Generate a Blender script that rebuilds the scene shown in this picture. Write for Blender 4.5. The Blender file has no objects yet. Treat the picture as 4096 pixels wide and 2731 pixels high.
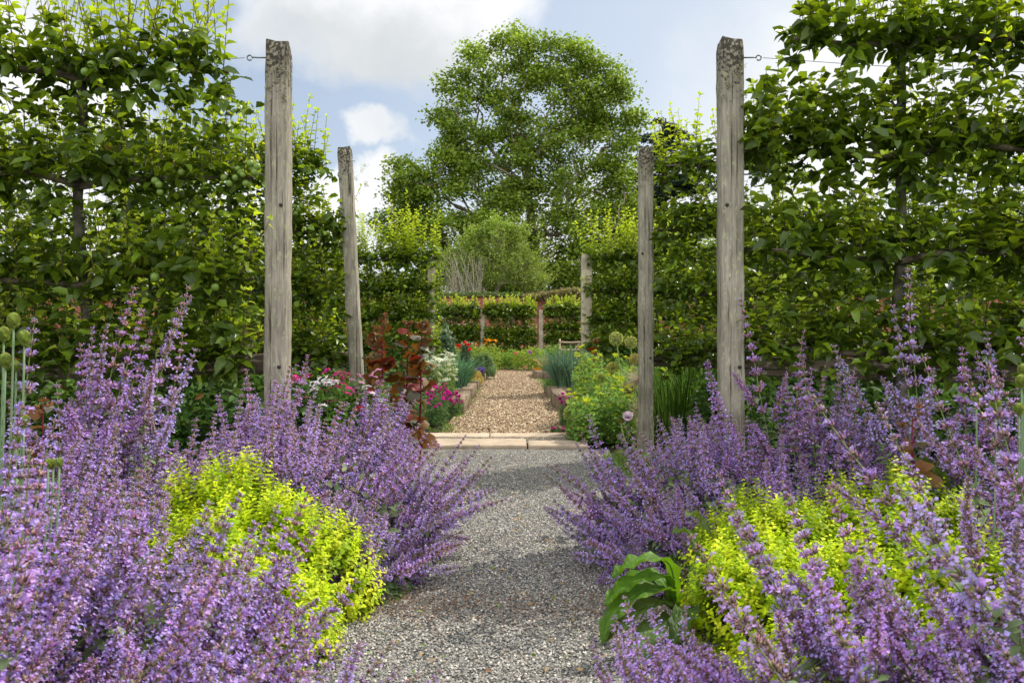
import bpy, math, random
import numpy as np
from mathutils import Vector, Matrix, Quaternion, noise as mnoise
rng = np.random.default_rng(11)
random.seed(5)
U = rng.uniform; NRM = rng.normal
R = math.radians
scene = bpy.context.scene
COL = scene.collection
F = 3186.0            # focal length in photo pixels, eye height 1 m, horizon at row 1366


def PX(px, Y): return (px - 2048.0) / F * Y
def PZ(py, Y): return 1.0 - (py - 1366.0) / F * Y


# ------------------------------------------------------------------ materials
def new_mat(name):
    m = bpy.data.materials.new(name); m.use_nodes = True
    nt = m.node_tree; nt.nodes.clear()
    out = nt.nodes.new('ShaderNodeOutputMaterial')
    return m, nt, out


def nd(nt, t, **kw):
    n = nt.nodes.new(t)
    for k, v in kw.items():
        if k.startswith('i_'):
            n.inputs[k[2:].replace('_', ' ')].default_value = v
        else:
            setattr(n, k, v)
    return n


def leaf_mat(name, trans=0.45, rough=0.45, spec=0.35, tint=(1.25, 1.2, 0.5)):
    m, nt, out = new_mat(name)
    L = nt.links.new
    a = nd(nt, 'ShaderNodeAttribute', attribute_name='Col')
    pr = nd(nt, 'ShaderNodeBsdfPrincipled')
    pr.inputs['Roughness'].default_value = rough
    pr.inputs['Specular IOR Level'].default_value = spec
    L(a.outputs['Color'], pr.inputs['Base Color'])
    tr = nd(nt, 'ShaderNodeBsdfTranslucent')
    mu = nd(nt, 'ShaderNodeMix', data_type='RGBA', blend_type='MULTIPLY')
    mu.inputs[0].default_value = 1.0
    mu.inputs[7].default_value = (*tint, 1)
    L(a.outputs['Color'], mu.inputs[6]); L(mu.outputs[2], tr.inputs['Color'])
    mx = nd(nt, 'ShaderNodeMixShader'); mx.inputs[0].default_value = trans
    L(pr.outputs[0], mx.inputs[1]); L(tr.outputs[0], mx.inputs[2]); L(mx.outputs[0], out.inputs[0])
    return m


def ramp(nt, stops, interp='LINEAR'):
    r = nt.nodes.new('ShaderNodeValToRGB'); cr = r.color_ramp; cr.interpolation = interp
    while len(cr.elements) < len(stops): cr.elements.new(0.5)
    for e, (p, c) in zip(cr.elements, stops):
        e.position = p; e.color = (*c, 1)
    return r


def wood_mat(name, c1, c2, lichen=(0.42, 0.42, 0.28), dark_top=None, zscale=1.0, axis=2, lich=0.555):
    m, nt, out = new_mat(name); L = nt.links.new
    tc = nd(nt, 'ShaderNodeTexCoord')
    mp = nd(nt, 'ShaderNodeMapping')
    s = [38, 38, 38]; s[axis] = 3.2 * zscale
    mp.inputs['Scale'].default_value = s
    L(tc.outputs['Object'], mp.inputs['Vector'])
    n1 = nd(nt, 'ShaderNodeTexNoise'); n1.inputs['Scale'].default_value = 1.6; n1.inputs['Detail'].default_value = 8
    n1.inputs['Roughness'].default_value = 0.7
    L(mp.outputs[0], n1.inputs['Vector'])
    r1 = ramp(nt, [(0.3, c1), (0.52, tuple((a + b) / 2 for a, b in zip(c1, c2))), (0.7, c2)])
    L(n1.outputs['Fac'], r1.inputs[0])
    n2 = nd(nt, 'ShaderNodeTexNoise'); n2.inputs['Scale'].default_value = 30; n2.inputs['Detail'].default_value = 6
    n2.inputs['Roughness'].default_value = 0.65
    mp2 = nd(nt, 'ShaderNodeMapping'); s2 = [1.6, 1.6, 1.6]; s2[axis] = 0.6; mp2.inputs['Scale'].default_value = s2
    L(tc.outputs['Object'], mp2.inputs['Vector']); L(mp2.outputs[0], n2.inputs['Vector'])
    r2 = ramp(nt, [(lich, (0, 0, 0)), (lich + 0.05, (1, 1, 1))])
    L(n2.outputs['Fac'], r2.inputs[0])
    mx = nd(nt, 'ShaderNodeMix', data_type='RGBA'); L(r2.outputs[0], mx.inputs[0])
    L(r1.outputs[0], mx.inputs[6]); mx.inputs[7].default_value = (*lichen, 1)
    # big soft stains
    n4 = nd(nt, 'ShaderNodeTexNoise'); n4.inputs['Scale'].default_value = 2.6; n4.inputs['Detail'].default_value = 3
    L(tc.outputs['Object'], n4.inputs['Vector'])
    r4 = ramp(nt, [(0.35, (0.62, 0.6, 0.55)), (0.65, (1.1, 1.08, 1.05))]); L(n4.outputs['Fac'], r4.inputs[0])
    ms = nd(nt, 'ShaderNodeMix', data_type='RGBA', blend_type='MULTIPLY'); ms.inputs[0].default_value = 1
    L(mx.outputs[2], ms.inputs[6]); L(r4.outputs[0], ms.inputs[7])
    last = ms.outputs[2]
    mp5 = nd(nt, 'ShaderNodeMapping'); s5 = [60, 60, 60]; s5[axis] = 1.1; mp5.inputs['Scale'].default_value = s5; L(tc.outputs['Object'], mp5.inputs['Vector'])
    n5 = nd(nt, 'ShaderNodeTexNoise'); n5.inputs['Scale'].default_value = 1.0; n5.inputs['Detail'].default_value = 3; L(mp5.outputs[0], n5.inputs['Vector'])
    r5 = ramp(nt, [(0.33, (.25, .22, .2)), (0.40, (1, 1, 1))]); L(n5.outputs['Fac'], r5.inputs[0])
    m5 = nd(nt, 'ShaderNodeMix', data_type='RGBA', blend_type='MULTIPLY'); m5.inputs[0].default_value = 1; L(last, m5.inputs[6]); L(r5.outputs[0], m5.inputs[7]); last = m5.outputs[2]
    if dark_top is not None:
        sx = nd(nt, 'ShaderNodeSeparateXYZ'); L(tc.outputs['Object'], sx.inputs[0])
        n3 = nd(nt, 'ShaderNodeTexNoise'); n3.inputs['Scale'].default_value = 55; n3.inputs['Detail'].default_value = 7
        L(tc.outputs['Object'], n3.inputs['Vector'])
        mr = nd(nt, 'ShaderNodeMapRange'); mr.inputs['From Min'].default_value = dark_top - 0.5
        mr.inputs['From Max'].default_value = dark_top; mr.inputs['To Min'].default_value = -0.16; mr.inputs['To Max'].default_value = 0.17
        L(sx.outputs['Z'], mr.inputs[0])
        ad = nd(nt, 'ShaderNodeMath', operation='ADD'); L(mr.outputs[0], ad.inputs[0]); L(n3.outputs['Fac'], ad.inputs[1])
        r3 = ramp(nt, [(0.56, (0, 0, 0)), (0.66, (.85, .85, .85))]); L(ad.outputs[0], r3.inputs[0])
        m2 = nd(nt, 'ShaderNodeMix', data_type='RGBA'); L(r3.outputs[0], m2.inputs[0]); L(last, m2.inputs[6])
        m2.inputs[7].default_value = (0.03, 0.025, 0.02, 1); last = m2.outputs[2]
    pr = nd(nt, 'ShaderNodeBsdfPrincipled'); pr.inputs['Roughness'].default_value = 0.9
    pr.inputs['Specular IOR Level'].default_value = 0.15
    L(last, pr.inputs['Base Color'])
    bp = nd(nt, 'ShaderNodeBump'); bp.inputs['Strength'].default_value = 0.9; bp.inputs['Distance'].default_value = 0.006
    L(n1.outputs['Fac'], bp.inputs['Height']); L(bp.outputs[0], pr.inputs['Normal'])
    L(pr.outputs[0], out.inputs[0])
    return m


def attr_mat(name, rough=0.8, spec=0.2, nscale=0, metallic=0.0):
    m, nt, out = new_mat(name); L = nt.links.new
    a = nd(nt, 'ShaderNodeAttribute', attribute_name='Col')
    pr = nd(nt, 'ShaderNodeBsdfPrincipled'); pr.inputs['Roughness'].default_value = rough
    pr.inputs['Specular IOR Level'].default_value = spec; pr.inputs['Metallic'].default_value = metallic
    src = a.outputs['Color']
    if nscale:
        tc = nd(nt, 'ShaderNodeTexCoord')
        n = nd(nt, 'ShaderNodeTexNoise'); n.inputs['Scale'].default_value = nscale; n.inputs['Detail'].default_value = 5
        L(tc.outputs['Object'], n.inputs['Vector'])
        r = ramp(nt, [(0.3, (0.35, 0.35, 0.35)), (0.7, (1.5, 1.5, 1.5))]); L(n.outputs['Fac'], r.inputs[0])
        mu = nd(nt, 'ShaderNodeMix', data_type='RGBA', blend_type='MULTIPLY'); mu.inputs[0].default_value = 1
        L(src, mu.inputs[6]); L(r.outputs[0], mu.inputs[7]); src = mu.outputs[2]
        bp = nd(nt, 'ShaderNodeBump'); bp.inputs['Strength'].default_value = 0.7; bp.inputs['Distance'].default_value = 0.01
        L(n.outputs['Fac'], bp.inputs['Height']); L(bp.outputs[0], pr.inputs['Normal'])
    L(src, pr.inputs['Base Color']); L(pr.outputs[0], out.inputs[0])
    return m


M_APPLE = leaf_mat('apple_leaf', 0.45, 0.36, 0.5, (1.6, 1.5, 0.45))
M_PLANT = leaf_mat('herb_leaf', 0.35, 0.6, 0.2, (1.2, 1.15, 0.7))
M_FLOWER = leaf_mat('petal', 0.35, 0.7, 0.1, (1.1, 1.0, 1.1))
M_GOLD = leaf_mat('golden_leaf', 0.4, 0.55, 0.2, (1.1, 1.15, 0.5))
M_TREE = leaf_mat('tree_leaf', 0.35, 0.5, 0.3, (1.2, 1.2, 0.5))
M_BARK = attr_mat('bark', 0.9, 0.1, 18)
M_STONE = attr_mat('gravel_chip', 0.85, 0.2)
M_IRON = attr_mat('galvanised_iron', 0.5, 0.5, 0, 0.6)
M_FRUIT = attr_mat('apple_skin', 0.35, 0.5)
M_POST = wood_mat('weathered_oak', (0.19, 0.172, 0.142), (0.47, 0.435, 0.36), dark_top=2.66)
M_PALE = wood_mat('pale_oak', (0.32, 0.28, 0.21), (0.62, 0.56, 0.44))
M_RAIL = wood_mat('weathered_rail', (0.07, 0.055, 0.04), (0.22, 0.18, 0.13), axis=0, lich=0.55)
M_SLEEPER = wood_mat('railway_sleeper', (0.10, 0.075, 0.05), (0.36, 0.28, 0.2), axis=1, lich=0.66)


# ------------------------------------------------------------------ mesh builder
class Geo:
    def __init__(s): s.V = []; s.C = []; s.L = []; s.K = []; s.n = 0
    def add(s, v, faces, col):
        v = np.asarray(v, float).reshape(-1, 3); n = len(v)
        col = np.asarray(col, float)
        if col.ndim == 1: col = np.tile(col, (n, 1))
        s.V.append(v); s.C.append(col)
        for f in faces:
            f = np.asarray(f, np.int64)
            if f.size == 0: continue
            s.L.append((f + s.n).ravel()); s.K.append(np.full(len(f), f.shape[1], np.int64))
        s.n += n
    def mesh(s, name, smooth=False):
        V = np.concatenate(s.V); C = np.concatenate(s.C); Lp = np.concatenate(s.L); K = np.concatenate(s.K)
        me = bpy.data.meshes.new(name)
        me.vertices.add(len(V)); me.vertices.foreach_set('co', V.astype(np.float32).ravel())
        me.loops.add(len(Lp)); me.loops.foreach_set('vertex_index', Lp.astype(np.int32))
        me.polygons.add(len(K))
        st = np.concatenate([[0], np.cumsum(K)[:-1]])
        me.polygons.foreach_set('loop_start', st.astype(np.int32))
        if smooth: me.polygons.foreach_set('use_smooth', np.ones(len(K), bool))
        at = me.color_attributes.new('Col', 'FLOAT_COLOR', 'POINT')
        c4 = np.ones((len(V), 4), np.float32); c4[:, :3] = np.clip(C, 0, 1)
        at.data.foreach_set('color', c4.ravel())
        me.update(calc_edges=True)
        return me


def unit(v):
    v = np.asarray(v, float); return v / np.maximum(np.linalg.norm(v, axis=-1, keepdims=True), 1e-9)


def frames(d, up):
    """rotation matrices whose columns are side, along, normal"""
    d = unit(d); s = unit(np.cross(d, up)); n = np.cross(s, d)
    return np.stack([s, d, n], axis=-1)


def leaf_template(w=0.55, curve=0.25, fold=0.12, wav=0.0):
    """unit length leaf: x side, y along, z normal"""
    ys = np.array([0.0, 0.3, 0.68, 1.0]); ws = np.array([0, w / 2, w * 0.40, 0])
    def P(y, x, z): return [x, y * (1 - 0.25 * abs(curve) * y), z - curve * y * y]
    v = [P(0, 0, 0), P(.3, -ws[1], fold), P(.3, 0, 0), P(.3, ws[1], fold + wav), P(.68, -ws[2], fold * .8 + wav), P(.68, 0, 0),
         P(.68, ws[2], fold * .8), P(1, 0, 0)]
    f = [np.array([[0, 2, 1], [0, 3, 2], [4, 5, 7], [5, 6, 7]]), np.array([[1, 2, 5, 4], [2, 3, 6, 5]])]
    return np.array(v), f


def diamond_template(w=0.6, curve=0.15, fold=0.1):
    v = [[0, 0, 0], [-w / 2, .5, fold - curve * .25], [w / 2, .5, fold - curve * .25], [0, 1, -curve], ]
    return np.array(v), [np.array([[0, 2, 1], [1, 2, 3]])]


def place(g, tpl, pos, d, up, size, col, tipcol=None):
    v, faces = tpl
    pos = np.asarray(pos, float); N = len(pos)
    if N == 0: return
    Rm = frames(d, up)
    size = np.broadcast_to(np.asarray(size, float), (N,))
    P = np.einsum('nij,vj->nvi', Rm, v) * size[:, None, None] + pos[:, None, :]
    k = len(v)
    off = (np.arange(N) * k)[:, None, None]
    fs = [(f[None] + off).reshape(-1, f.shape[1]) for f in faces]
    col = np.asarray(col, float)
    if col.ndim == 1: col = np.tile(col, (N, 1))
    C = np.repeat(col[:, None, :], k, axis=1)
    g.add(P.reshape(-1, 3), fs, C.reshape(-1, 3))


def tube(g, path, rad, sides, col, cap=True):
    path = np.asarray(path, float); n = len(path)
    rad = np.broadcast_to(np.asarray(rad, float), (n,))
    t = unit(np.gradient(path, axis=0))
    ref = np.array([0.31, 0.17, 0.93]) if abs(t[0][2]) < 0.8 else np.array([0.9, 0.35, 0.1])
    a = unit(np.cross(t, ref)); b = np.cross(t, a)
    th = np.arange(sides) / sides * 2 * np.pi
    ring = path[:, None, :] + rad[:, None, None] * (np.cos(th)[None, :, None] * a[:, None, :] + np.sin(th)[None, :, None] * b[:, None, :])
    i = np.arange(n - 1)[:, None] * sides; j = np.arange(sides)[None]; j2 = (j + 1) % sides
    q = np.stack([i + j, i + j2, i + sides + j2, i + sides + j], axis=-1).reshape(-1, 4)
    faces = [q]
    if cap and sides > 2:
        faces.append(np.array([list(range(sides))[::-1], [(n - 1) * sides + k for k in range(sides)]]))
    col = np.asarray(col, float)
    if col.ndim == 2: col = np.repeat(col, sides, axis=0)
    g.add(ring.reshape(-1, 3), faces, col)


def jit(col, n, amt=0.25, hue=0.08):
    c = np.asarray(col, float)
    b = 1 + rng.normal(0, amt, (n, 1)); h = 1 + rng.normal(0, hue, (n, 3))
    return np.clip(c * np.clip(b, 0.35, 2.2) * h, 0.002, 0.95)


def rdir(n, zmin=-1.0, zmax=1.0):
    z = rng.uniform(zmin, zmax, n); a = rng.uniform(0, 2 * np.pi, n); r = np.sqrt(1 - z * z)
    return np.stack([r * np.cos(a), r * np.sin(a), z], -1)


# ------------------------------------------------------------------ objects
def thing(name, label, cat, loc=(0, 0, 0), group=None, rz=0.0):
    o = bpy.data.objects.new(name, None); COL.objects.link(o); o.location = loc; o.rotation_euler = (0, 0, rz)
    o.empty_display_size = 0.1
    o['label'] = label; o['category'] = cat
    if group: o['group'] = group
    return o


def tag(o, label, cat, group=None):
    o['label'] = label; o['category'] = cat
    if group: o['group'] = group
    return o


def part(name, data, mat, parent=None, loc=(0, 0, 0), smooth=False):
    if isinstance(data, Geo): data = data.mesh(name, smooth)
    if mat and len(data.materials) == 0: data.materials.append(mat)
    o = bpy.data.objects.new(name, data); COL.objects.link(o)
    if parent: o.parent = parent
    o.location = loc
    return o


def struct(name, data, mat):
    o = part(name, data, mat); o['kind'] = 'structure'; return o


# ================================================================== SKY, SUN, CAMERA
SUN_EL, SUN_AZ = 50.0, 52.0     # azimuth measured clockwise (to the right) from the viewing direction +Y
w = bpy.data.worlds.new('World'); scene.world = w; w.use_nodes = True
nt = w.node_tree; nt.nodes.clear(); L = nt.links.new
wo = nd(nt, 'ShaderNodeOutputWorld'); bg = nd(nt, 'ShaderNodeBackground'); bg.inputs['Strength'].default_value = 0.13
sky = nd(nt, 'ShaderNodeTexSky'); sky.sky_type = 'NISHITA'; sky.sun_disc = False
sky.sun_elevation = R(SUN_EL); sky.sun_rotation = R(SUN_AZ); sky.air_density = 1.0; sky.dust_density = 1.0; sky.ozone_density = 1.0
tc = nd(nt, 'ShaderNodeTexCoord')
nz = nd(nt, 'ShaderNodeTexNoise'); nz.inputs['Scale'].default_value = 5.5; nz.inputs['Detail'].default_value = 9; nz.inputs['Roughness'].default_value = 0.56
L(tc.outputs['Generated'], nz.inputs['Vector'])
nc = nd(nt, 'ShaderNodeVectorMath', operation='SUBTRACT'); nc.inputs[1].default_value = (0.5, 0.5, 0.5); L(nz.outputs['Color'], nc.inputs[0])
ns = nd(nt, 'ShaderNodeVectorMath', operation='SCALE'); ns.inputs['Scale'].default_value = 0.20; L(nc.outputs[0], ns.inputs[0])
wp = nd(nt, 'ShaderNodeVectorMath', operation='ADD'); L(tc.outputs['Generated'], wp.inputs[0]); L(ns.outputs[0], wp.inputs[1])


def sdir(px, py):
    v = Vector((px - 2048, F, 1366 - py)); v.normalize(); return v


def blob(px, py, rx, rz, soft, strength=1.0):
    c = sdir(px, py)
    s = nd(nt, 'ShaderNodeVectorMath', operation='SUBTRACT'); s.inputs[1].default_value = c; L(wp.outputs[0], s.inputs[0])
    m = nd(nt, 'ShaderNodeVectorMath', operation='MULTIPLY'); m.inputs[1].default_value = (F / rx, F / rx * 0.8, F / rz); L(s.outputs[0], m.inputs[0])
    ln = nd(nt, 'ShaderNodeVectorMath', operation='LENGTH'); L(m.outputs[0], ln.inputs[0])
    mr = nd(nt, 'ShaderNodeMapRange', interpolation_type='SMOOTHSTEP'); mr.inputs['From Min'].default_value = 1 + soft
    mr.inputs['From Max'].default_value = 1 - soft; mr.inputs['To Max'].default_value = strength
    L(ln.outputs['Value'], mr.inputs[0]); return mr.outputs[0]


def fmax(a, b):
    n = nd(nt, 'ShaderNodeMath', operation='MAXIMUM'); L(a, n.inputs[0]); L(b, n.inputs[1]); return n.outputs[0]


clouds = [(1560, -60, 520, 310, 0.2, 1), (1230, 130, 300, 150, .35, .9), (1500, 510, 120, 55, .35, .95), (1490, 740, 90, 150, .2, 1), (1350, 800, 190, 110, .3, 1),
          (2250, -40, 300, 60, .5, .7), (60, 440, 330, 130, .3, 1), (3500, 420, 650, 380, .45, .95), (-900, 200, 700, 350, .3, .9), (700, 950, 800, 230, .35, .95),
          (2750, 900, 900, 260, .4, .9), (5200, 200, 900, 500, .3, .8)]
mask = None
for c in clouds:
    b = blob(*c); mask = b if mask is None else fmax(mask, b)
# scattered fair-weather cloud everywhere else on the dome
n2 = nd(nt, 'ShaderNodeTexNoise'); n2.inputs['Scale'].default_value = 2.2; n2.inputs['Detail'].default_value = 7
L(tc.outputs['Generated'], n2.inputs['Vector'])
sx = nd(nt, 'ShaderNodeSeparateXYZ'); L(tc.outputs['Generated'], sx.inputs[0])
bk = nd(nt, 'ShaderNodeMapRange'); bk.inputs['From Min'].default_value = 0.55; bk.inputs['From Max'].default_value = 0.2; L(sx.outputs['Y'], bk.inputs[0])
sc_ = nd(nt, 'ShaderNodeMapRange', interpolation_type='SMOOTHSTEP'); sc_.inputs['From Min'].default_value = 0.36; sc_.inputs['From Max'].default_value = 0.5
L(n2.outputs['Fac'], sc_.inputs[0])
mm = nd(nt, 'ShaderNodeMath', operation='MULTIPLY'); L(bk.outputs[0], mm.inputs[0]); L(sc_.outputs[0], mm.inputs[1])
mask = fmax(mask, mm.outputs[0])
# pale haze: lifts the blue, stronger to the right and near the horizon
hx = nd(nt, 'ShaderNodeMapRange'); hx.inputs['From Min'].default_value = -0.25; hx.inputs['From Max'].default_value = 0.4
hx.inputs['To Min'].default_value = 0.38; hx.inputs['To Max'].default_value = 0.85; L(sx.outputs['X'], hx.inputs[0])
hmix = nd(nt, 'ShaderNodeMix', data_type='RGBA'); L(hx.outputs[0], hmix.inputs[0]); L(sky.outputs[0], hmix.inputs[6])
hmix.inputs[7].default_value = (6.0, 6.6, 7.3, 1)
# cloud brightness: white rims, grey bodies
n3 = nd(nt, 'ShaderNodeTexNoise'); n3.inputs['Scale'].default_value = 3.2; n3.inputs['Detail'].default_value = 6
L(wp.outputs[0], n3.inputs['Vector'])
gb = blob(1400, 200, 520, 130, .6, .7)
cr = nd(nt, 'ShaderNodeMix', data_type='RGBA'); L(gb, cr.inputs[0]); cr.inputs[6].default_value = (8.2, 8.25, 8.3, 1); cr.inputs[7].default_value = (5.3, 5.6, 5.8, 1)
nr = ramp(nt, [(0.35, (0.82, 0.84, 0.86)), (0.6, (1.02, 1.02, 1.02))]); L(n3.outputs['Fac'], nr.inputs[0])
cm = nd(nt, 'ShaderNodeMix', data_type='RGBA', blend_type='MULTIPLY'); cm.inputs[0].default_value = 1; L(cr.outputs[2], cm.inputs[6]); L(nr.outputs[0], cm.inputs[7])
bb = nd(nt, 'ShaderNodeMapRange', interpolation_type='SMOOTHSTEP'); bb.inputs['From Min'].default_value = 0.3; bb.inputs['From Max'].default_value = -0.5; bb.inputs['To Min'].default_value = 1.0; bb.inputs['To Max'].default_value = 2.1; L(sx.outputs['Y'], bb.inputs[0])  # unseen clouds behind the camera boosted, added as fill light
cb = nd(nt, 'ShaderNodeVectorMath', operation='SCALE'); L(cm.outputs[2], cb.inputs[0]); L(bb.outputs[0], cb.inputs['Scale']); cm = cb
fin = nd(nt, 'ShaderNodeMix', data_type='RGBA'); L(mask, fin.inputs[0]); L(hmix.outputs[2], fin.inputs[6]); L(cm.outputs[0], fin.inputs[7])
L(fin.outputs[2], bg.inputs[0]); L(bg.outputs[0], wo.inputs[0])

sl = bpy.data.lights.new('sun', 'SUN'); sl.energy = 5.0; sl.angle = R(0.53); sl.color = (1.0, 0.94, 0.84)
so = bpy.data.objects.new('sun', sl); COL.objects.link(so)
sd = Vector((math.sin(R(SUN_AZ)) * math.cos(R(SUN_EL)), math.cos(R(SUN_AZ)) * math.cos(R(SUN_EL)), math.sin(R(SUN_EL))))
so.rotation_euler = sd.to_track_quat('Z', 'Y').to_euler(); so.location = (20, 20, 30)

cam = bpy.data.cameras.new('camera'); cam.lens = 28; cam.sensor_width = 36; cam.clip_start = 0.05; cam.clip_end = 3000
cam.dof.use_dof = True; cam.dof.focus_distance = 6.0; cam.dof.aperture_fstop = 9.0
co = bpy.data.objects.new('camera', cam); COL.objects.link(co); co.location = (0, 0, 1.0); co.rotation_euler = (R(90), 0, 0)
scene.camera = co
scene.view_settings.view_transform = 'Standard'; scene.view_settings.look = 'None'; scene.view_settings.exposure = 0
cy = scene.cycles
cy.max_bounces = 7; cy.diffuse_bounces = 4; cy.glossy_bounces = 2; cy.transmission_bounces = 4; cy.transparent_max_bounces = 4
cy.caustics_reflective = False; cy.caustics_refractive = False; cy.sample_clamp_indirect = 6
cy.use_denoising = True


# ================================================================== GROUND
def sheet(x0, x1, y0, y1, z, nx, ny, amp=0.0, wob=0.0, sc=1.2):
    xs = np.linspace(x0, x1, nx); ys = np.linspace(y0, y1, ny)
    X, Y = np.meshgrid(xs, ys)
    Z = np.full_like(X, z)
    if amp: Z += amp * np.array([[mnoise.noise(Vector((x * sc, y * sc, 3))) for x in xs] for y in ys])
    if wob:
        e0 = np.array([wob * mnoise.noise(Vector((0, y * 1.3, 7))) for y in ys]); e1 = np.array([wob * mnoise.noise(Vector((5, y * 1.3, 9))) for y in ys])
        X[:, 0] += e0; X[:, -1] += e1
    v = np.stack([X, Y, Z], -1).reshape(-1, 3)
    i = (np.arange(ny - 1) * nx)[:, None]; j = np.arange(nx - 1)[None]
    q = np.stack([i + j, i + j + 1, i + nx + j + 1, i + nx + j], -1).reshape(-1, 4)
    g = Geo(); g.add(v, [q], (0.3, 0.3, 0.3)); return g


def ground_mat(name, cols, s1, s2, bump=0.02, vor=None):
    m, nt, out = new_mat(name); L = nt.links.new
    tc = nd(nt, 'ShaderNodeTexCoord')
    n1 = nd(nt, 'ShaderNodeTexNoise'); n1.inputs['Scale'].default_value = s1; n1.inputs['Detail'].default_value = 8; n1.inputs['Roughness'].default_value = 0.65
    n2 = nd(nt, 'ShaderNodeTexNoise'); n2.inputs['Scale'].default_value = s2; n2.inputs['Detail'].default_value = 3
    L(tc.outputs['Object'], n1.inputs['Vector']); L(tc.outputs['Object'], n2.inputs['Vector'])
    r1 = ramp(nt, [(0.3, cols[0]), (0.5, cols[1]), (0.72, cols[2])]); L(n1.outputs['Fac'], r1.inputs[0])
    src = r1.outputs[0]; h = n1.outputs['Fac']
    if vor:
        vo = nd(nt, 'ShaderNodeTexVoronoi'); vo.inputs['Scale'].default_value = vor; L(tc.outputs['Object'], vo.inputs['Vector'])
        sep = nd(nt, 'ShaderNodeSeparateColor'); L(vo.outputs['Color'], sep.inputs[0])
        rv = ramp(nt, [(0.0, cols[0]), (0.5, cols[1]), (0.9, cols[2]), (1.0, cols[3])]); L(sep.outputs[0], rv.inputs[0])
        src = rv.outputs[0]; h = vo.outputs['Distance']
    r2 = ramp(nt, [(0.3, (0.7, 0.7, 0.7)), (0.7, (1.15, 1.12, 1.1))]); L(n2.outputs['Fac'], r2.inputs[0])
    mu = nd(nt, 'ShaderNodeMix', data_type='RGBA', blend_type='MULTIPLY'); mu.inputs[0].default_value = 1
    L(src, mu.inputs[6]); L(r2.outputs[0], mu.inputs[7])
    pr = nd(nt, 'ShaderNodeBsdfPrincipled'); pr.inputs['Roughness'].default_value = 0.95; pr.inputs['Specular IOR Level'].default_value = 0.15
    L(mu.outputs[2], pr.inputs['Base Color'])
    bp = nd(nt, 'ShaderNodeBump'); bp.inputs['Strength'].default_value = 0.8; bp.inputs['Distance'].default_value = bump
    L(h, bp.inputs['Height']); L(bp.outputs[0], pr.inputs['Normal']); L(pr.outputs[0], out.inputs[0])
    return m


struct('ground', sheet(-900, 900, -60, 1500, -0.02, 30, 40), ground_mat('grass_and_soil', [(0.03, 0.045, 0.012), (0.05, 0.075, 0.02), (0.09, 0.11, 0.035)], 3, 0.4))
struct('garden_soil', sheet(-12, 12, -1, 37, -0.008, 80, 120, 0.012), ground_mat('dark_soil', [(0.015, 0.012, 0.007), (0.03, 0.026, 0.013), (0.055, 0.048, 0.025)], 25, 2))
struct('gravel_path', sheet(-0.86, 0.86, -1, 7.28, 0.016, 20, 120, 0.004, 0.06), ground_mat('grey_gravel', [(0.05, 0.048, 0.045), (0.15, 0.145, 0.135), (0.26, 0.25, 0.23), (0.5, 0.47, 0.42)], 60, 2.2, 0.008, 90))
struct('bark_path', sheet(-0.72, 0.72, 8.3, 31, 0.02, 16, 160, 0.012, 0.10), ground_mat('bark_mulch', [(0.07, 0.04, 0.022), (0.2, 0.125, 0.072), (0.36, 0.25, 0.155), (0.5, 0.38, 0.26)], 50, 1.4, 0.01, 34))
0 and struct('cross_path', sheet(-7, 7, 24.2, 26.2, 0.012, 60, 10, 0.01, 0.0), bpy.data.materials['bark_mulch'])

# loose gravel chips lying on the path (nobody could count them)
def chips(name, n, xr, yr, z, smin, smax, palette, flat, ydens=None):
    g = Geo()
    base = np.array([[-1, -.6, 0], [.2, -1, 0], [1, .1, 0], [.3, .9, 0], [-.8, .7, 0], [-.3, -.2, 1], [.5, .25, .85]], float)
    x = rng.uniform(*xr, n); y = ydens(n) if ydens is not None else rng.uniform(*yr, n)
    s = rng.uniform(smin, smax, n) * 0.5; a = rng.uniform(0, 6.28, n)
    el = rng.uniform(0.45, 1.0, n); hh = rng.uniform(0.5, 1.0, n) * flat
    tilt = rng.normal(0, 0.28, (n, 2))
    b = base[None] * np.stack([s, s * el, s * hh], -1)[:, None, :] * rng.uniform(.75, 1.25, (n, 7, 3))
    b[..., 2] += b[..., 0] * tilt[:, :1] + b[..., 1] * tilt[:, 1:]
    ca, sa = np.cos(a)[:, None], np.sin(a)[:, None]
    X = b[..., 0] * ca - b[..., 1] * sa + x[:, None]; Y = b[..., 0] * sa + b[..., 1] * ca + y[:, None]
    Z = b[..., 2] + z + rng.uniform(-0.001, 0.004, n)[:, None]
    f = np.array([[0, 1, 5], [1, 6, 5], [1, 2, 6], [2, 3, 6], [3, 4, 5], [3, 5, 6], [4, 0, 5]])
    off = (np.arange(n) * 7)[:, None, None]
    pal = np.array([p[:3] for p in palette]); wts = np.array([p[3] for p in palette], float); wts /= wts.sum()
    c = pal[rng.choice(len(pal), n, p=wts)] * rng.uniform(.7, 1.35, (n, 1))
    g.add(np.stack([X, Y, Z], -1).reshape(-1, 3), [(f[None] + off).reshape(-1, 3)], np.repeat(c, 7, axis=0))
    o = part(name, g, M_STONE); o['kind'] = 'stuff'; o['label'] = palette[0][4]; o['category'] = palette[0][5]
    return o


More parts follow.
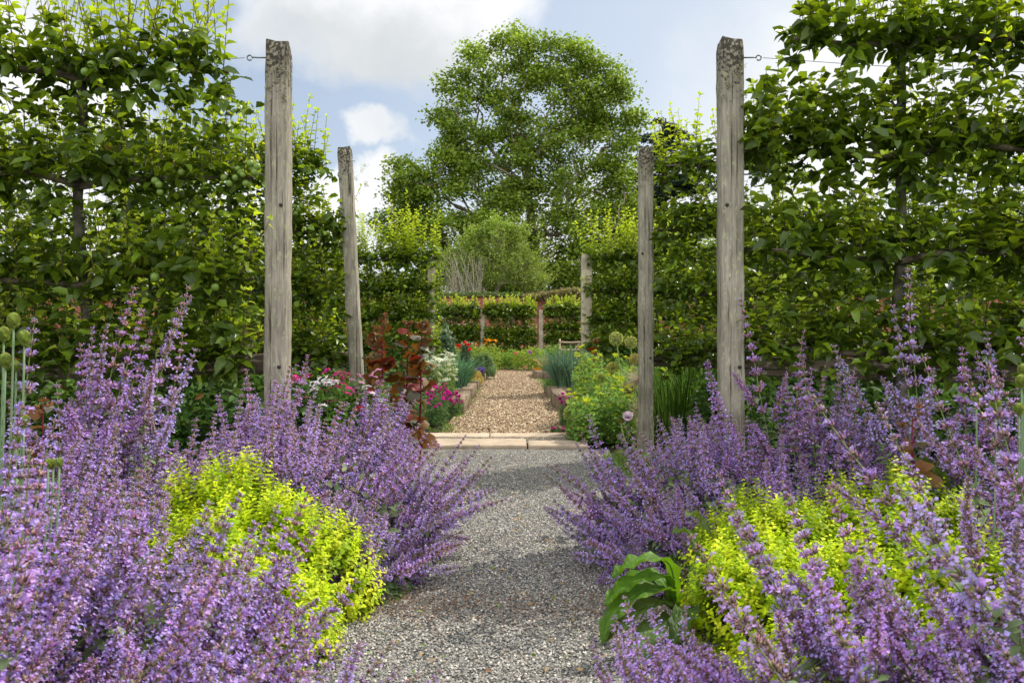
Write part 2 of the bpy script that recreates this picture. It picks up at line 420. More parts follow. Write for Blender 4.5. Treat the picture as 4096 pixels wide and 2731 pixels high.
def near_density(n): return 7.25 - (7.25 - 1.9) * rng.uniform(0, 1, n) ** 0.62
chips('loose_gravel', 150000, (-0.86, 0.86), None, 0.017, 0.004, 0.0115,
      [(.205, .20, .185, 5, 'loose grey gravel chips covering the garden path', 'gravel'), (.31, .295, .26, 4), (.07, .07, .07, 2.4), (.52, .49, .43, 1.6), (.30, .22, .16, .45)], 0.8, near_density)
chips('wood_chips', 80000, (-0.76, 0.76), (8.4, 26), 0.022, 0.010, 0.034,
      [(.26, .17, .095, 4, 'brown wood chips strewn over the far path', 'wood chips'), (.40, .29, .17, 3), (.10, .06, .035, 2.6), (.66, .55, .38, 1.6)], 0.35, lambda n: 8.4 + 17 * rng.uniform(0, 1, n) ** 1.5)
# fallen orange-brown petals and calyces in drifts beside the catmint
def drift(n):
    g = Geo(); cs = [(-0.5, 3.0, .22, .16), (0.55, 3.0, .25, .18), (-.3, 2.95, .25, .12), (.75, 3.2, .2, .2), (0.3, 2.9, .3, .12)]
    k = rng.integers(0, len(cs), n); c = np.array(cs)[k]
    p = np.stack([c[:, 0] + rng.normal(0, 1, n) * c[:, 2], c[:, 1] + rng.normal(0, 1, n) * c[:, 3], np.full(n, 0.026) + rng.uniform(0, .006, n)], -1)
    place(g, diamond_template(.45), p, rdir(n, -.2, .3), rdir(n, .7, 1), rng.uniform(.004, .010, n), jit((.30, .15, .075), n, .3))
    o = part('fallen_petals', g, M_PLANT); o['kind'] = 'stuff'; o['label'] = 'orange brown fallen petals drifted over the gravel under the catmint'; o['category'] = 'petals'
drift(9000)
def litter(n):
    g = Geo(); x = U(-.8, .8, n); y = 1.9 + 5.3 * U(0, 1, n)
    place(g, leaf_template(.5, .3, .1), np.stack([x, y, np.full(n, .03)], -1), rdir(n, -.1, .4), rdir(n, .6, 1), U(.008, .028, n), np.where(rng.random((n, 1)) < .4, jit((.2, .3, .06), n), jit((.4, .28, .14), n)))
    o = part('leaf_litter', g, M_PLANT); o['kind'] = 'stuff'; o['label'] = 'tiny seedlings and dry leaf scraps scattered over the gravel'; o['category'] = 'leaf litter'
litter(900)
def edge_grass(n):
    g = Geo(); y = np.where(rng.random(n) < .35, U(4.2, 7.3, n), U(8.4, 21, n)); w_ = np.where(y < 7.3, .86, .72); sd_ = np.where(rng.random(n) < .5, -1, 1)
    x = sd_ * (w_ - np.abs(NRM(0, .07, n)) + .05); clump_ = np.array([mnoise.noise(Vector((a * 2, b * 1.4, 0))) for a, b in zip(x, y)]); ok = clump_ > -.05; x, y = x[ok], y[ok]; m = len(x)
    place(g, diamond_template(.14, .3), np.stack([x, y, np.full(m, .02)], -1), rdir(m, .5, 1), rdir(m, -.3, .3), U(.025, .075, m), jit((.16, .26, .05), m, .3))
    o = part('edge_grass', g, M_PLANT); o['kind'] = 'stuff'; o['label'] = 'short grass blades and weeds fringing the edges of the two paths'; o['category'] = 'grass'
edge_grass(7000)

# ------------------------------------------------------------------ stone slabs
M_SLAB = ground_mat('sandstone', [(0.36, 0.28, 0.2), (0.47, 0.38, 0.28), (0.55, 0.46, 0.35)], 9, 1.5, 0.004)
def box_geo(x0, x1, y0, y1, z0, z1, seg=0.1, rough=0.004, bev=0.008, col=(.3, .3, .3), seed=0):
    """rounded, slightly uneven box as one closed grid surface"""
    g = Geo()
    nx = max(2, int((x1 - x0) / seg) + 1); ny = max(2, int((y1 - y0) / seg) + 1); nz = max(2, int((z1 - z0) / seg) + 1)
    idx = {}; V = []; Fq = []
    xs = np.linspace(x0, x1, nx); ys = np.linspace(y0, y1, ny); zs = np.linspace(z0, z1, nz)
    def inset(a, lo, hi):  # pull edge loops in for a bevel
        a = list(a); return np.array(sorted(set([lo] + [lo + bev] + [t for t in a if lo + bev < t < hi - bev] + [hi - bev, hi])))
    xs, ys, zs = inset(xs, x0, x1), inset(ys, y0, y1), inset(zs, z0, z1)
    nx, ny, nz = len(xs), len(ys), len(zs)
    def vid(i, j, k):
        key = (i, j, k)
        if key not in idx:
            p = [xs[i], ys[j], zs[k]]
            e = (i in (0, nx - 1)) + (j in (0, ny - 1)) + (k in (0, nz - 1))
            if e >= 2:
                if i in (0, nx - 1): p[0] += (bev * .5) * (1 if i == 0 else -1)
                if j in (0, ny - 1): p[1] += (bev * .5) * (1 if j == 0 else -1)
                if k in (0, nz - 1): p[2] += (bev * .5) * (1 if k == 0 else -1)
            v = Vector(p); q = mnoise.noise_vector(v * 4 + Vector((seed, 0, 0))) * rough * 1.3 + mnoise.noise_vector(v * 17 + Vector((seed, 5, 0))) * rough
            idx[key] = len(V); V.append(v + q)
        return idx[key]
    for i in range(nx - 1):
        for j in range(ny - 1):
            Fq.append([vid(i, j, 0), vid(i, j + 1, 0), vid(i + 1, j + 1, 0), vid(i + 1, j, 0)])
            Fq.append([vid(i, j, nz - 1), vid(i + 1, j, nz - 1), vid(i + 1, j + 1, nz - 1), vid(i, j + 1, nz - 1)])
    for i in range(nx - 1):
        for k in range(nz - 1):
            Fq.append([vid(i, 0, k), vid(i + 1, 0, k), vid(i + 1, 0, k + 1), vid(i, 0, k + 1)])
            Fq.append([vid(i, ny - 1, k), vid(i, ny - 1, k + 1), vid(i + 1, ny - 1, k + 1), vid(i + 1, ny - 1, k)])
    for j in range(ny - 1):
        for k in range(nz - 1):
            Fq.append([vid(0, j, k), vid(0, j, k + 1), vid(0, j + 1, k + 1), vid(0, j + 1, k)])
            Fq.append([vid(nx - 1, j, k), vid(nx - 1, j + 1, k), vid(nx - 1, j + 1, k + 1), vid(nx - 1, j, k + 1)])
    g.add(np.array(V), [np.array(Fq)], col); return g


slabs = [(-0.80, 0.135, 7.30, 7.80, 'long buff paving slab at the left of the front row'), (0.15, 0.70, 7.30, 7.66, 'narrower buff paving slab at the right of the front row'),
         (-0.95, -0.235, 8.02, 8.34, 'leftmost buff paving slab of the back row beside the bark path'), (-0.225, 0.545, 8.02, 8.34, 'middle buff paving slab of the back row in front of the bark path'),
         (0.555, .80, 8.02, 8.34, 'rightmost short buff paving slab of the back row')]
for i, (a, b, c, d, lab) in enumerate(slabs):
    tag(part('paving_slab', box_geo(a, b, c, d, -0.02, 0.052 if c < 8 else 0.045, 0.08, 0.003, 0.01, seed=i * 9), M_SLAB), lab, 'paving slab', 'buff stone slabs crossing the path')
struct('gravel_strip', sheet(-0.95, .80, 7.6, 8.06, 0.03, 20, 6, 0.003), bpy.data.materials['grey_gravel'])
chips('threshold_gravel', 3500, (-0.95, .80), (7.80, 8.03), 0.033, 0.008, 0.018, [(.2, .17, .13, 5, 'fine gravel filling the strip between the two rows of slabs', 'gravel'), (.33, .28, .2, 3), (.1, .09, .07, 2)], 0.7)

# ================================================================== POSTS
def make_hook(parent, z, side, bx, yy=0.0, Lh=0.11):
    g = Geo(); x0 = side * bx
    p = [[x0, yy, z], [x0 + side * Lh * .55, yy, z + .001], [x0 + side * Lh * .7, yy, z + .003]]
    for a in np.linspace(-0.2, 1.75 * np.pi, 14):
        r = 0.014
        p.append([x0 + side * (Lh * .7 + r + .006 - r * math.cos(a)), yy, z + r * math.sin(a) * 1.0])
    tube(g, p, 0.0042, 7, (.16, .2, .19)); part('eye_hook', g, M_IRON, parent, smooth=True)


def make_bolt(parent, x, z, y=-0.072):
    g = Geo()
    tube(g, [[x, y + .01, z], [x, y - .008, z]], [0.011, 0.010], 6, (.05, .045, .04)); part('bolt', g, M_IRON, parent)


def make_post(X, Y, wx, side, label, top=2.66, lean=0.0, seed=0, hooks=(2.58, 1.93), bolts=True, lichen=True, group='tall weathered posts along the path'):
    t = thing('timber_post', label, 'post', (X, Y, 0), group)
    g = box_geo(-wx / 2, wx / 2, -wx / 2, wx / 2, -0.1, top, 0.05, 0.0035, 0.006, seed=seed)
    v = g.V[0]
    hz = np.clip((v[:, 2] - (top - 0.06)) / 0.06, 0, 1)
    nn = np.array([mnoise.noise(Vector((p[0] * 45 + seed, p[1] * 45, 1))) for p in v])
    v[:, 2] += hz * nn * 0.022
    for k, c in enumerate(v):
        if c[2] > top - 0.03: v[k, :2] *= 0.93 + 0.05 * nn[k]
    v[:, 0] += lean * (v[:, 2])
    part('shaft', g, M_POST if Y < 10 else M_PALE, t)
    for hz_ in hooks: make_hook(t, hz_, side, wx / 2 - 0.005)
    if bolts:
        make_bolt(t, 0.03, 0.86, -wx / 2 - .002); make_bolt(t, -side * (wx / 2 - .02), 1.75, -wx / 2 - .002)
    if lichen:
        for lx, lz in ((0.02, top - .2), (-.03, top - .27), (.045, top - .16), (-side * .06, top - .33), (.055, top - .32)):
            lg = Geo(); n = 60
            p = np.stack([lx + rng.normal(0, .010, n), np.full(n, -wx / 2 - .002) + rng.normal(0, .003, n), lz + rng.normal(0, .012, n)], -1)
            place(lg, diamond_template(.7), p, rdir(n) + np.array([0, -.5, 0]), rdir(n), rng.uniform(.004, .011, n), jit((.42, .43, .33), n, .15))
            part('lichen', lg, M_PLANT, t)
    return t


make_post(-1.31, 4.44, 0.120, -1, 'tall grey post nearest on the left, dark lichened top with iron hook', seed=3, lean=0.004)
make_post(1.222, 4.44, 0.122, 1, 'tall grey post nearest on the right with blackened top and hook', top=2.675, seed=17, lean=-0.003)
make_post(-1.30, 6.85, 0.108, -1, 'second post on the left, leaning, behind the nearest one', seed=31, lean=-0.052, hooks=(2.55,))
make_post(1.15, 6.85, 0.116, 1, 'second post on the right with its brown mossy top', seed=41, lean=0.0, hooks=(2.56,))
make_post(-1.55, 15.3, 0.135, -1, 'slender pale post beside the third left tree row, half hidden by leaves', seed=51, hooks=(2.5,), lichen=False, top=2.62)
make_post(1.43, 15.3, 0.2, 1, 'broad pale post ending the third right tree row', seed=61, hooks=(2.5,), lichen=False, top=2.66)

for sx_, y0, zz, sl_, lab in ((-1, 4.46, .88, -0.03, 'dark lichened rail low across the nearest left row'), (1, 4.46, .86, -0.03, 'thick weathered rail low across the nearest right row'),
                              (-1, 6.87, .86, -.01, 'dark rail low across the second left row'), (1, 6.87, .84, -.01, 'dark rail low across the second right row')):
    o = part('wooden_rail', box_geo(0, 3.2, 0.02, 0.085, -0.055, 0.055, 0.12, 0.008, 0.01, seed=zz * 99 + y0), M_RAIL, None)
    xx = 1.26 if sx_ > 0 else -1.27 - 3.2
    if y0 > 5: xx = 1.2 if sx_ > 0 else -1.37 - 3.2
    o.location = (xx, y0 + .02, zz); o.rotation_euler = (0, R(1.6) * (1 if sx_ > 0 else -1), 0)
    if sx_ < 0: o.location.z = zz - 0.09
    tag(o, lab, 'rail', 'low horizontal rails of the tree rows')
for sx_, y0, x0, z, lab in ((-1, 4.44, -1.49, 2.58, 'top training wire of the nearest left row'), (-1, 4.44, -1.49, 1.93, 'second training wire of the nearest left row'),
                            (1, 4.44, 1.40, 2.58, 'top training wire of the nearest right row'), (1, 4.44, 1.40, 1.93, 'second training wire of the nearest right row'),
                            (-1, 4.44, -1.36, 1.28, 'lower training wire of the nearest left row'), (1, 4.44, 1.28, 1.2, 'lower training wire of the nearest right row')):
    g = Geo(); xs = np.linspace(0, 2.9, 24)
    tube(g, np.stack([sx_ * xs, 0 * xs, -0.05 * np.sin(xs / 2.9 * np.pi) - .02 * xs], -1), 0.0018, 4, (.08, .09, .09))
    tag(part('training_wire', g, M_IRON, None, (x0, y0, z)), lab, 'wire', 'training wires of the nearest rows')

# ================================================================== ESPALIER APPLE TREES
LEAFS = [leaf_template(.56, c, f, wv) for c, f, wv in ((.12, .1, .02), (.3, .14, -.04), (.5, .1, .05), (.2, .18, .06))]
CURLS = [leaf_template(.5, .8, .22, .05), leaf_template(.45, -.5, .25, -.05), leaf_template(.5, 1.1, .1, .12)]
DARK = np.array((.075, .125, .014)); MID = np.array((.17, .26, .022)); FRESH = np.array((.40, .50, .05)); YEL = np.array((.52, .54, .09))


def espalier(X, Y, xa, xb, tiers, label, size=.093, dens=1.22, top_len=(.3, .6), curl=0.25, apples=(), trunk_r=.038, seed=0, group=None, first_from=None, stub=0.0, name='espalier_apple_tree', ydep=.13, shoot=(.14, .45), fill=120, gap=.06, topd=1.0):
    t = thing(name, label, 'apple tree', (X, Y, 0), group)
    ztop = tiers[-1]
    g = Geo(); zs = np.linspace(-.05, ztop, 12)
    wob = np.array([[mnoise.noise(Vector((z * 1.4, seed, 0))) * .05, mnoise.noise(Vector((z * 1.4, seed, 9))) * .03, 0] for z in zs])
    path = np.stack([0 * zs, 0 * zs + .04, zs], -1) + wob * 1.6; path[0, :2] = 0
    tube(g, path, np.linspace(trunk_r, trunk_r * .6, 12), 9, (.11, .10, .075) if Y < 20 else (.24, .2, .15)); part('trunk', g, M_BARK, t, smooth=True)
    fol = Geo()
    for ti, z in enumerate(tiers):
        a = xa; b = xb
        if first_from and ti == len(tiers) - 1: a, b = first_from
        for s, e in ((0, a), (0, b)):
            n = 14; xs = np.linspace(s, e, n); yy = np.array([.03 * mnoise.noise(Vector((x * 2, seed + ti * 3, 4))) for x in xs])
            zz = z + np.array([.055 * mnoise.noise(Vector((x * 1.6, seed + ti * 3, 0))) for x in xs]) - .05 * np.exp(-np.abs(xs) * 6)
            g = Geo(); tube(g, np.stack([xs, yy, zz], -1), np.linspace(trunk_r * .55, trunk_r * .28, n) * (1 + .2 * rng.normal(size=n) * .5), 7, (.15, .125, .085))
            part('branch', g, M_BARK, t, smooth=True)
        W = b - a
        top = ti == len(tiers) - 1
        # spur rosettes
        nr = int(W * 60 * dens * (topd if ti == len(tiers) - 1 else 1)); cx = rng.uniform(a, b, nr); k = rng.integers(5, 9, nr)
        c = np.stack([cx, rng.normal(0, ydep, nr), z + rng.normal(0.02, .10, nr)], -1)
        p = np.repeat(c, k, axis=0); N = len(p); d = rdir(N, -.75, .55); d[:, 1] *= 1.1
        p = p + unit(d) * rng.uniform(.0, .03, (N, 1))
        up = rdir(N, .1, 1.0) + np.array([.15, -.1, .6])
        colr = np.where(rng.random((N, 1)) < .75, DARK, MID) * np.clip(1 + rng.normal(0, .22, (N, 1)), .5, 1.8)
        sel = rng.integers(0, 4, N); sz = size * rng.uniform(.6, 1.15, N)
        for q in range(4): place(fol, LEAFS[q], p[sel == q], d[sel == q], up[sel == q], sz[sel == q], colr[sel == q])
        # twiggy infill between this tier and the next
        zt = z + .5 if top else tiers[ti + 1]
        if not top and fill:
            nf = int(W * (zt - z) * fill * dens); k = rng.integers(4, 8, nf)
            c = np.stack([rng.uniform(a, b, nf), rng.normal(0.02, ydep * 1.15, nf), rng.uniform(z - (.2 if ti == 0 else 0), (zt - gap) if ti == len(tiers) - 2 else zt - .06, nf)], -1)
            p = np.repeat(c, k, axis=0) + rng.normal(0, .03, (k.sum(), 3)); N = len(p); d = rdir(N, -.7, .8)
            up = rdir(N, .1, 1.0) + np.array([.15, -.1, .6]); sz = size * rng.uniform(.5, 1.05, N)
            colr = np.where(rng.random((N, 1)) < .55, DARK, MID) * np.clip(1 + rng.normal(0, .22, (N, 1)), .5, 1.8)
            sel = rng.integers(0, 4, N)
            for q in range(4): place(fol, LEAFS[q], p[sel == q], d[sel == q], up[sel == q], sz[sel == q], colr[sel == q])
        # upright shoots
        ns_ = int(W * (34 if not top else 32 * topd) * dens)
        for _ in range(ns_):
            x0 = rng.uniform(a, b); Ls = rng.uniform(*(top_len if top else ((shoot[0], min(shoot[1], zt - z - gap * .5)) if ti == len(tiers) - 2 else shoot))) * (1.0 if rng.random() > .12 else 1.3)
            y0 = rng.normal(0, ydep * .8); lean = rng.normal(0, .2, 2)
            if rng.random() < .25: lean[1] -= .35
            n = 6; tt = np.linspace(0, 1, n)
            pth = np.stack([x0 + lean[0] * Ls * tt, y0 + lean[1] * Ls * tt + rng.normal(0, .02) * tt ** 2, z + Ls * tt], -1)
            tube(fol, pth, np.linspace(.0035, .0015, n), 3, (.12, .10, .05), False)
            m = max(4, int(Ls / .030)); u = (np.arange(m) + rng.random(m) * .5) / m
            pp = np.stack([np.interp(u, tt, pth[:, c_]) for c_ in range(3)], -1)
            ang = np.arange(m) * 2.4 + rng.uniform(0, 6)
            el = rng.uniform(-.05, .6, m) + u * .25
            dd = np.stack([np.cos(ang), np.sin(ang), el], -1)
            upp = np.stack([-np.cos(ang) * .5, -np.sin(ang) * .5, np.ones(m)], -1) + rng.normal(0, .25, (m, 3))
            szz = size * (1.02 - .55 * u) * rng.uniform(.75, 1.15, m)
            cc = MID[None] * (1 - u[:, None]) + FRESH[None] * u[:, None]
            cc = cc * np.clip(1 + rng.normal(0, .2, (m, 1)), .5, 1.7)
            if rng.random() < curl:
                tp = CURLS[rng.integers(0, 3)]; szz *= .68; cc = cc * .6 + YEL * .35
            else: tp = LEAFS[rng.integers(0, 4)]
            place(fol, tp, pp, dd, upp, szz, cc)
            # bud of tiny leaves at the tip
            place(fol, LEAFS[0], np.repeat(pth[-1:], 4, axis=0), rdir(4, .4, 1), rdir(4), size * .33, FRESH * 1.25)
    if curl > .1:  # a few orange dead leaves
        n = int(10 * (xb - xa)); p = np.stack([rng.uniform(xa, xb - .25, n), rng.normal(-.05, .08, n), rng.choice(tiers[:-1], n) + rng.normal(0, .12, n)], -1)
        place(fol, CURLS[0], p, rdir(n, -1, 0), rdir(n), size * .6, jit((.35, .15, .03), n, .3))
    part('foliage', fol, M_APPLE, t)
    for (ax, ay, az, ar) in apples:
        part('apple', APPLE, M_FRUIT, t, (ax, ay, az)).scale = (ar * .82, ar * .82, ar * .8)
    return t


def apple_mesh():
    g = Geo(); n = 10; m = 12; prof = [(0.0, .72), (.25, .9), (.6, .97), (.9, .6), (1, .1), (.93, -.35), (.7, -.75), (.4, -.95), (.15, -.9), (0, -.78)]
    V = []; C = []
    for r, z in prof:
        for j in range(m):
            a = j / m * 2 * np.pi; V.append((r * math.cos(a), r * math.sin(a), z)); C.append(np.array((.15, .24, .035)) * (1 + .12 * math.sin(a * 2 + z * 3)) + np.array((.12, .02, .0)) * max(0, math.sin(a)) * .5)
    q = [[i * m + j, i * m + (j + 1) % m, (i + 1) * m + (j + 1) % m, (i + 1) * m + j][::-1] for i in range(n - 1) for j in range(m)]
    g.add(np.array(V), [np.array(q)], np.array(C))
    tube(g, [[0, 0, .7], [.1, 0, 1.15], [.25, 0, 1.5]], .07, 5, (.1, .07, .03))
    me = g.mesh('apple', True); me.materials.append(M_FRUIT); return me


APPLE = apple_mesh()


def ap_at(X0, Y0, pts):
    out = []
    for (px, py, dy, r) in pts:
        Y = Y0 + dy; out.append((PX(px, Y) - X0, dy, PZ(py, Y), r))
    return out


apL = [(1000, 655, -.2, .024), (1018, 690, -.2, .024), (1028, 668, -.2, .024), (960, 690, -.19, .02), (915, 735, -.2, .022), (895, 712, -.18, .022), (940, 712, -.2, .02), (982, 735, -.18, .022),
       (620, 725, -.2, .024), (635, 740, -.2, .024), (725, 690, -.2, .022), (640, 770, -.18, .022), (265, 610, -.2, .026), (290, 620, -.2, .024), (340, 290, -.2, .026), (365, 260, -.2, .024), (310, 340, -.2, .022),
       (630, 355, -.2, .025), (970, 700, -.21, .018), (950, 676, -.2, .018), (700, 300, -.2, .022), (860, 1150, -.2, .026), (620, 1110, -.22, .03), (1260, 0, 0, 0)][:-1]
espalier(-2.43, 4.47, -1.7, .98, [.95, 1.36, 1.92, 2.52], 'nearest apple espalier on the left with green apples and curled shoots', apples=ap_at(-2.43, 4.47, apL), seed=2, curl=.35,
         first_from=(-1.7, .84), top_len=(.28, .68), gap=.13, topd=1.35, group='espaliered apple trees')
espalier(2.20, 4.47, -.9, 1.7, [.98, 1.5, 2.08, 2.70], 'nearest apple espalier on the right with large smooth leaves', seed=12, curl=.03, first_from=(-.62, 1.7), top_len=(.2, .5), size=.100, gap=.25, topd=1.3, group='espaliered apple trees')
T2 = [.92, 1.4, 1.95, 2.5]
espalier(-2.45, 6.87, -1.1, .99, T2, 'espalier of the second left row ending at the leaning post', seed=22, dens=1.5, topd=1.2, first_from=(-1.1, .82), curl=.2, group='espaliered apple trees', top_len=(.22, .5),
         apples=[(.63, -.2, 2.13, .026), (.66, -.2, 2.1, .026), (.6, -.2, 2.09, .026), (.68, -.2, 2.14, .026), (.64, -.2, 2.07, .026), (.59, -.19, 2.13, .026), (.5, -.2, 1.6, .026), (.46, -.2, 1.62, .026)])
espalier(-4.6, 6.87, -.95, 1.0, T2, 'outer espalier of the second left row glimpsed behind the nearest one', seed=27, curl=.2, group='espaliered apple trees', dens=.7)
espalier(2.3, 6.87, -1.05, .9, T2, 'espalier of the second right row ending at the brown topped post', seed=32, curl=.05, group='espaliered apple trees', top_len=(.3, .62), first_from=(-1.08, .1), gap=.3)
espalier(4.3, 6.87, -.95, 1.0, T2, 'outer espalier of the second right row glimpsed behind the nearest one', seed=37, curl=.05, group='espaliered apple trees', dens=.7)
T3 = [.9, 1.45, 2.0, 2.6]
for i, (x, a, b, lab) in enumerate(((-2.75, -1.1, 1.35, 'bushy espalier beside the slender pale post in the third left row'), (-5.2, -1.2, 1.25, 'middle espalier of the third left row'),
                                    (2.55, -1.15, 1.2, 'espalier overhanging the broad pale post in the third right row'), (5.0, -1.2, 1.2, 'middle espalier of the third right row'))):
    espalier(x, 15.3, a, b, T3, lab, seed=52 + i * 7, curl=.08, size=.125, dens=1.15, top_len=(.35, .95), group='espaliered apple trees', ydep=.16, shoot=(.2, .5))

# far row before the brick wall
for i, (k, lab) in enumerate(((-2, 'leftmost espalier of the far row by the brick wall'), (-1, 'far espalier with lichened trunk behind the red poppies'), (0, 'far espalier with bare grey trunk at the end of the path'),
                              (1, 'far espalier with pale trunk above the rustic frame'), (2, 'far espalier against bare brick at the right'))):
    espalier(2.37 * k, 32.5, -1.12 + .1 * (i % 2), 1.12 - .08 * (i % 3), [.55, 1.0 + .12 * (i % 2), 1.55 - .1 * (i % 3), 2.1, 2.35], lab, seed=91 + i * 5, curl=.0, size=.15, dens=1.1, fill=95, top_len=(.15, .55), trunk_r=.12, group='espaliered apple trees', ydep=.2, shoot=(.05, .22))
for k, lab in ((-3.55, 'far post at the left end of the wall row'), (-1.2, 'pale far post left of the bare trunked tree'), (1.18, 'pale far post right of the bare trunked tree'), (3.55, 'far post at the right end of the wall row')):
    make_post(k, 32.5, .17, 1, lab, top=2.28, seed=k * 7, hooks=(), bolts=False, lichen=False, group='short posts of the far row')

# ================================================================== BRICK WALL
def brick_mat():
    m, nt, out = new_mat('red_brick'); L = nt.links.new
    tc = nd(nt, 'ShaderNodeTexCoord'); mp = nd(nt, 'ShaderNodeMapping'); mp.inputs['Rotation'].default_value = (R(90), 0, 0)
    L(tc.outputs['Object'], mp.inputs['Vector'])
    b = nd(nt, 'ShaderNodeTexBrick'); b.inputs['Scale'].default_value = 1.0; b.inputs['Brick Width'].default_value = .34; b.inputs['Row Height'].default_value = .115
    b.inputs['Mortar Size'].default_value = .014; b.inputs['Color1'].default_value = (.36, .085, .04, 1); b.inputs['Color2'].default_value = (.22, .06, .035, 1); b.inputs['Mortar'].default_value = (.30, .2, .14, 1)
    L(mp.outputs[0], b.inputs['Vector'])
    n = nd(nt, 'ShaderNodeTexNoise'); n.inputs['Scale'].default_value = 1.4; n.inputs['Detail'].default_value = 7; L(tc.outputs['Object'], n.inputs['Vector'])
    r = ramp(nt, [(.35, (.5, .5, .5)), (.65, (1.3, 1.25, 1.2))]); L(n.outputs['Fac'], r.inputs[0])
    mu = nd(nt, 'ShaderNodeMix', data_type='RGBA', blend_type='MULTIPLY'); mu.inputs[0].default_value = 1; L(b.outputs['Color'], mu.inputs[6]); L(r.outputs[0], mu.inputs[7])
    pr = nd(nt, 'ShaderNodeBsdfPrincipled'); pr.inputs['Roughness'].default_value = .9; L(mu.outputs[2], pr.inputs['Base Color'])
    bp = nd(nt, 'ShaderNodeBump'); bp.inputs['Distance'].default_value = .02; L(b.outputs['Fac'], bp.inputs['Height']); bp.invert = True; L(bp.outputs[0], pr.inputs['Normal'])
    L(pr.outputs[0], out.inputs[0]); return m


wt = thing('brick_wall', 'old red brick garden wall behind the far row of trees', 'wall', (0, 38, 0))
part('brickwork', box_geo(-34, 34, 0, .45, -.2, 3.1, 1.0, .01, .02), brick_mat(), wt)
part('coping', box_geo(-34, 34, -.07, .52, 3.1, 3.2, .8, .02, .02, seed=4), wood_mat('mossy_coping', (.05, .04, .03), (.13, .1, .07), lichen=(.12, .15, .04), axis=0, lich=.5), wt)
def strew(name, label, cat, n, xf, yf, zf, size, col, mat, tpl=None, d=None, amt=.3):
    g = Geo(); p = np.stack([xf(n), yf(n), zf(n)], -1)
    dd = rdir(n) if d is None else d(n)
    place(g, tpl or diamond_template(.6), p, dd, rdir(n), rng.uniform(*size, n), jit(col, n, amt))
    return tag(part(name, g, mat), label, cat)
U = rng.uniform; NRM = rng.normal
strew('moss', 'green moss and small plants along the left of the wall top', 'moss', 5000, lambda n: U(-9, .5, n), lambda n: 38 + U(-.1, .5, n), lambda n: 3.2 + np.abs(NRM(0, .07, n)), (.05, .11), (.1, .15, .03), M_TREE)
def wallhump(x): return .12 + .34 * np.exp(-((x - 3.2) / 1.6) ** 2)
gx = lambda n: U(.6, 5.8, n)
_g = Geo(); n = 9000; x = gx(n); h = wallhump(x); p = np.stack([x, 38 + U(-.25, .5, n), 3.15 + U(0, 1, n) * h * 1.1 - .12], -1)
c = np.where(rng.random((n, 1)) < .55, np.array((.3, .23, .13)), np.array((.2, .22, .06))) * U(.6, 1.3, (n, 1))
place(_g, diamond_template(.18, .3), p, rdir(n, -.7, .5), rdir(n), U(.14, .34, n), c)
tag(part('dry_creeper', _g, M_PLANT), 'straw coloured dry creeper heaped on the wall top at right', 'creeper')
_g = Geo()
for k in range(60):
    x0 = U(5.0, 6.9); z0 = 3.1; pth = [[x0, 37.95, z0]]
    for q in range(9): pth.append([pth[-1][0] + NRM(0, .14), 37.95 - U(0, .06), pth[-1][2] - U(.03, .13)])
    tube(_g, pth, .018, 3, jit((.34, .27, .2), 1)[0], False)
tag(part('bare_vine', _g, M_BARK), 'tangle of bare vine stems over the brick at right', 'vine')

# ================================================================== TREES BY BRANCH GROWTH
def grow(att, trunk, r_tip, expo=.5, sag=0.0, jitter=.06):
    """connect attractor points to the nearest part of the growing skeleton; returns nodes, parents, radii"""
    nodes = [np.array(p, float) for p in trunk]; par = [-1] + list(range(len(trunk) - 1))
    base = nodes[0]; order = np.argsort(np.linalg.norm(att - np.array(trunk[len(trunk) // 2]), axis=1))
    dist_root = [0.0]
    for i in range(1, len(nodes)): dist_root.append(dist_root[-1] + np.linalg.norm(nodes[i] - nodes[i - 1]))
    for ai in order:
        p = att[ai]; A = np.array(nodes[2:]); dr = np.array(dist_root[2:])
        d = np.linalg.norm(A - p, axis=1); cost = d + .22 * dr + .6 * np.clip(A[:, 2] - p[2], 0, None)
        j = int(np.argmin(cost)) + 2; dd = np.linalg.norm(nodes[j] - p)
        k = max(1, int(dd / (dd * .22 + .35))); prev = j; a = nodes[j]
        pd = unit(nodes[j] - nodes[par[j]]) if par[j] >= 0 else np.array([0, 0, 1.])
        c1 = a + pd * dd * .35
        for q in range(1, k + 1):
            t = q / k; pt = (1 - t) ** 2 * a + 2 * t * (1 - t) * c1 + t * t * p + NRM(0, jitter * dd * (1 - t) * t * 2, 3)
            nodes.append(pt); par.append(prev); dist_root.append(dist_root[prev] + np.linalg.norm(pt - nodes[prev])); prev = len(nodes) - 1
    n = len(nodes); cnt = np.ones(n)
    kids = [[] for _ in range(n)]
    for i in range(n - 1, 0, -1): cnt[par[i]] += cnt[i]; kids[par[i]].append(i)
    leafcnt = cnt
    rad = r_tip * leafcnt ** expo
    return np.array(nodes), par, rad, kids, cnt


def skeleton_mesh(nodes, par, rad, kids, cnt, col, minr=0.0, sides=6):
    g = Geo(); stack = [0]
    while stack:
        s = stack.pop(); chain = [s]; cur = s
        if par[s] >= 0: chain = [par[s], s]
        while kids[cur]:
            ks = sorted(kids[cur], key=lambda q: -cnt[q]); stack += ks[1:]; cur = ks[0]; chain.append(cur)
        r = rad[chain].copy()
        if par[s] >= 0: r[0] = r[1]
        if r.max() < minr: continue
        tube(g, nodes[chain], r, sides if r.max() > .05 else 3, col, False)
    return g


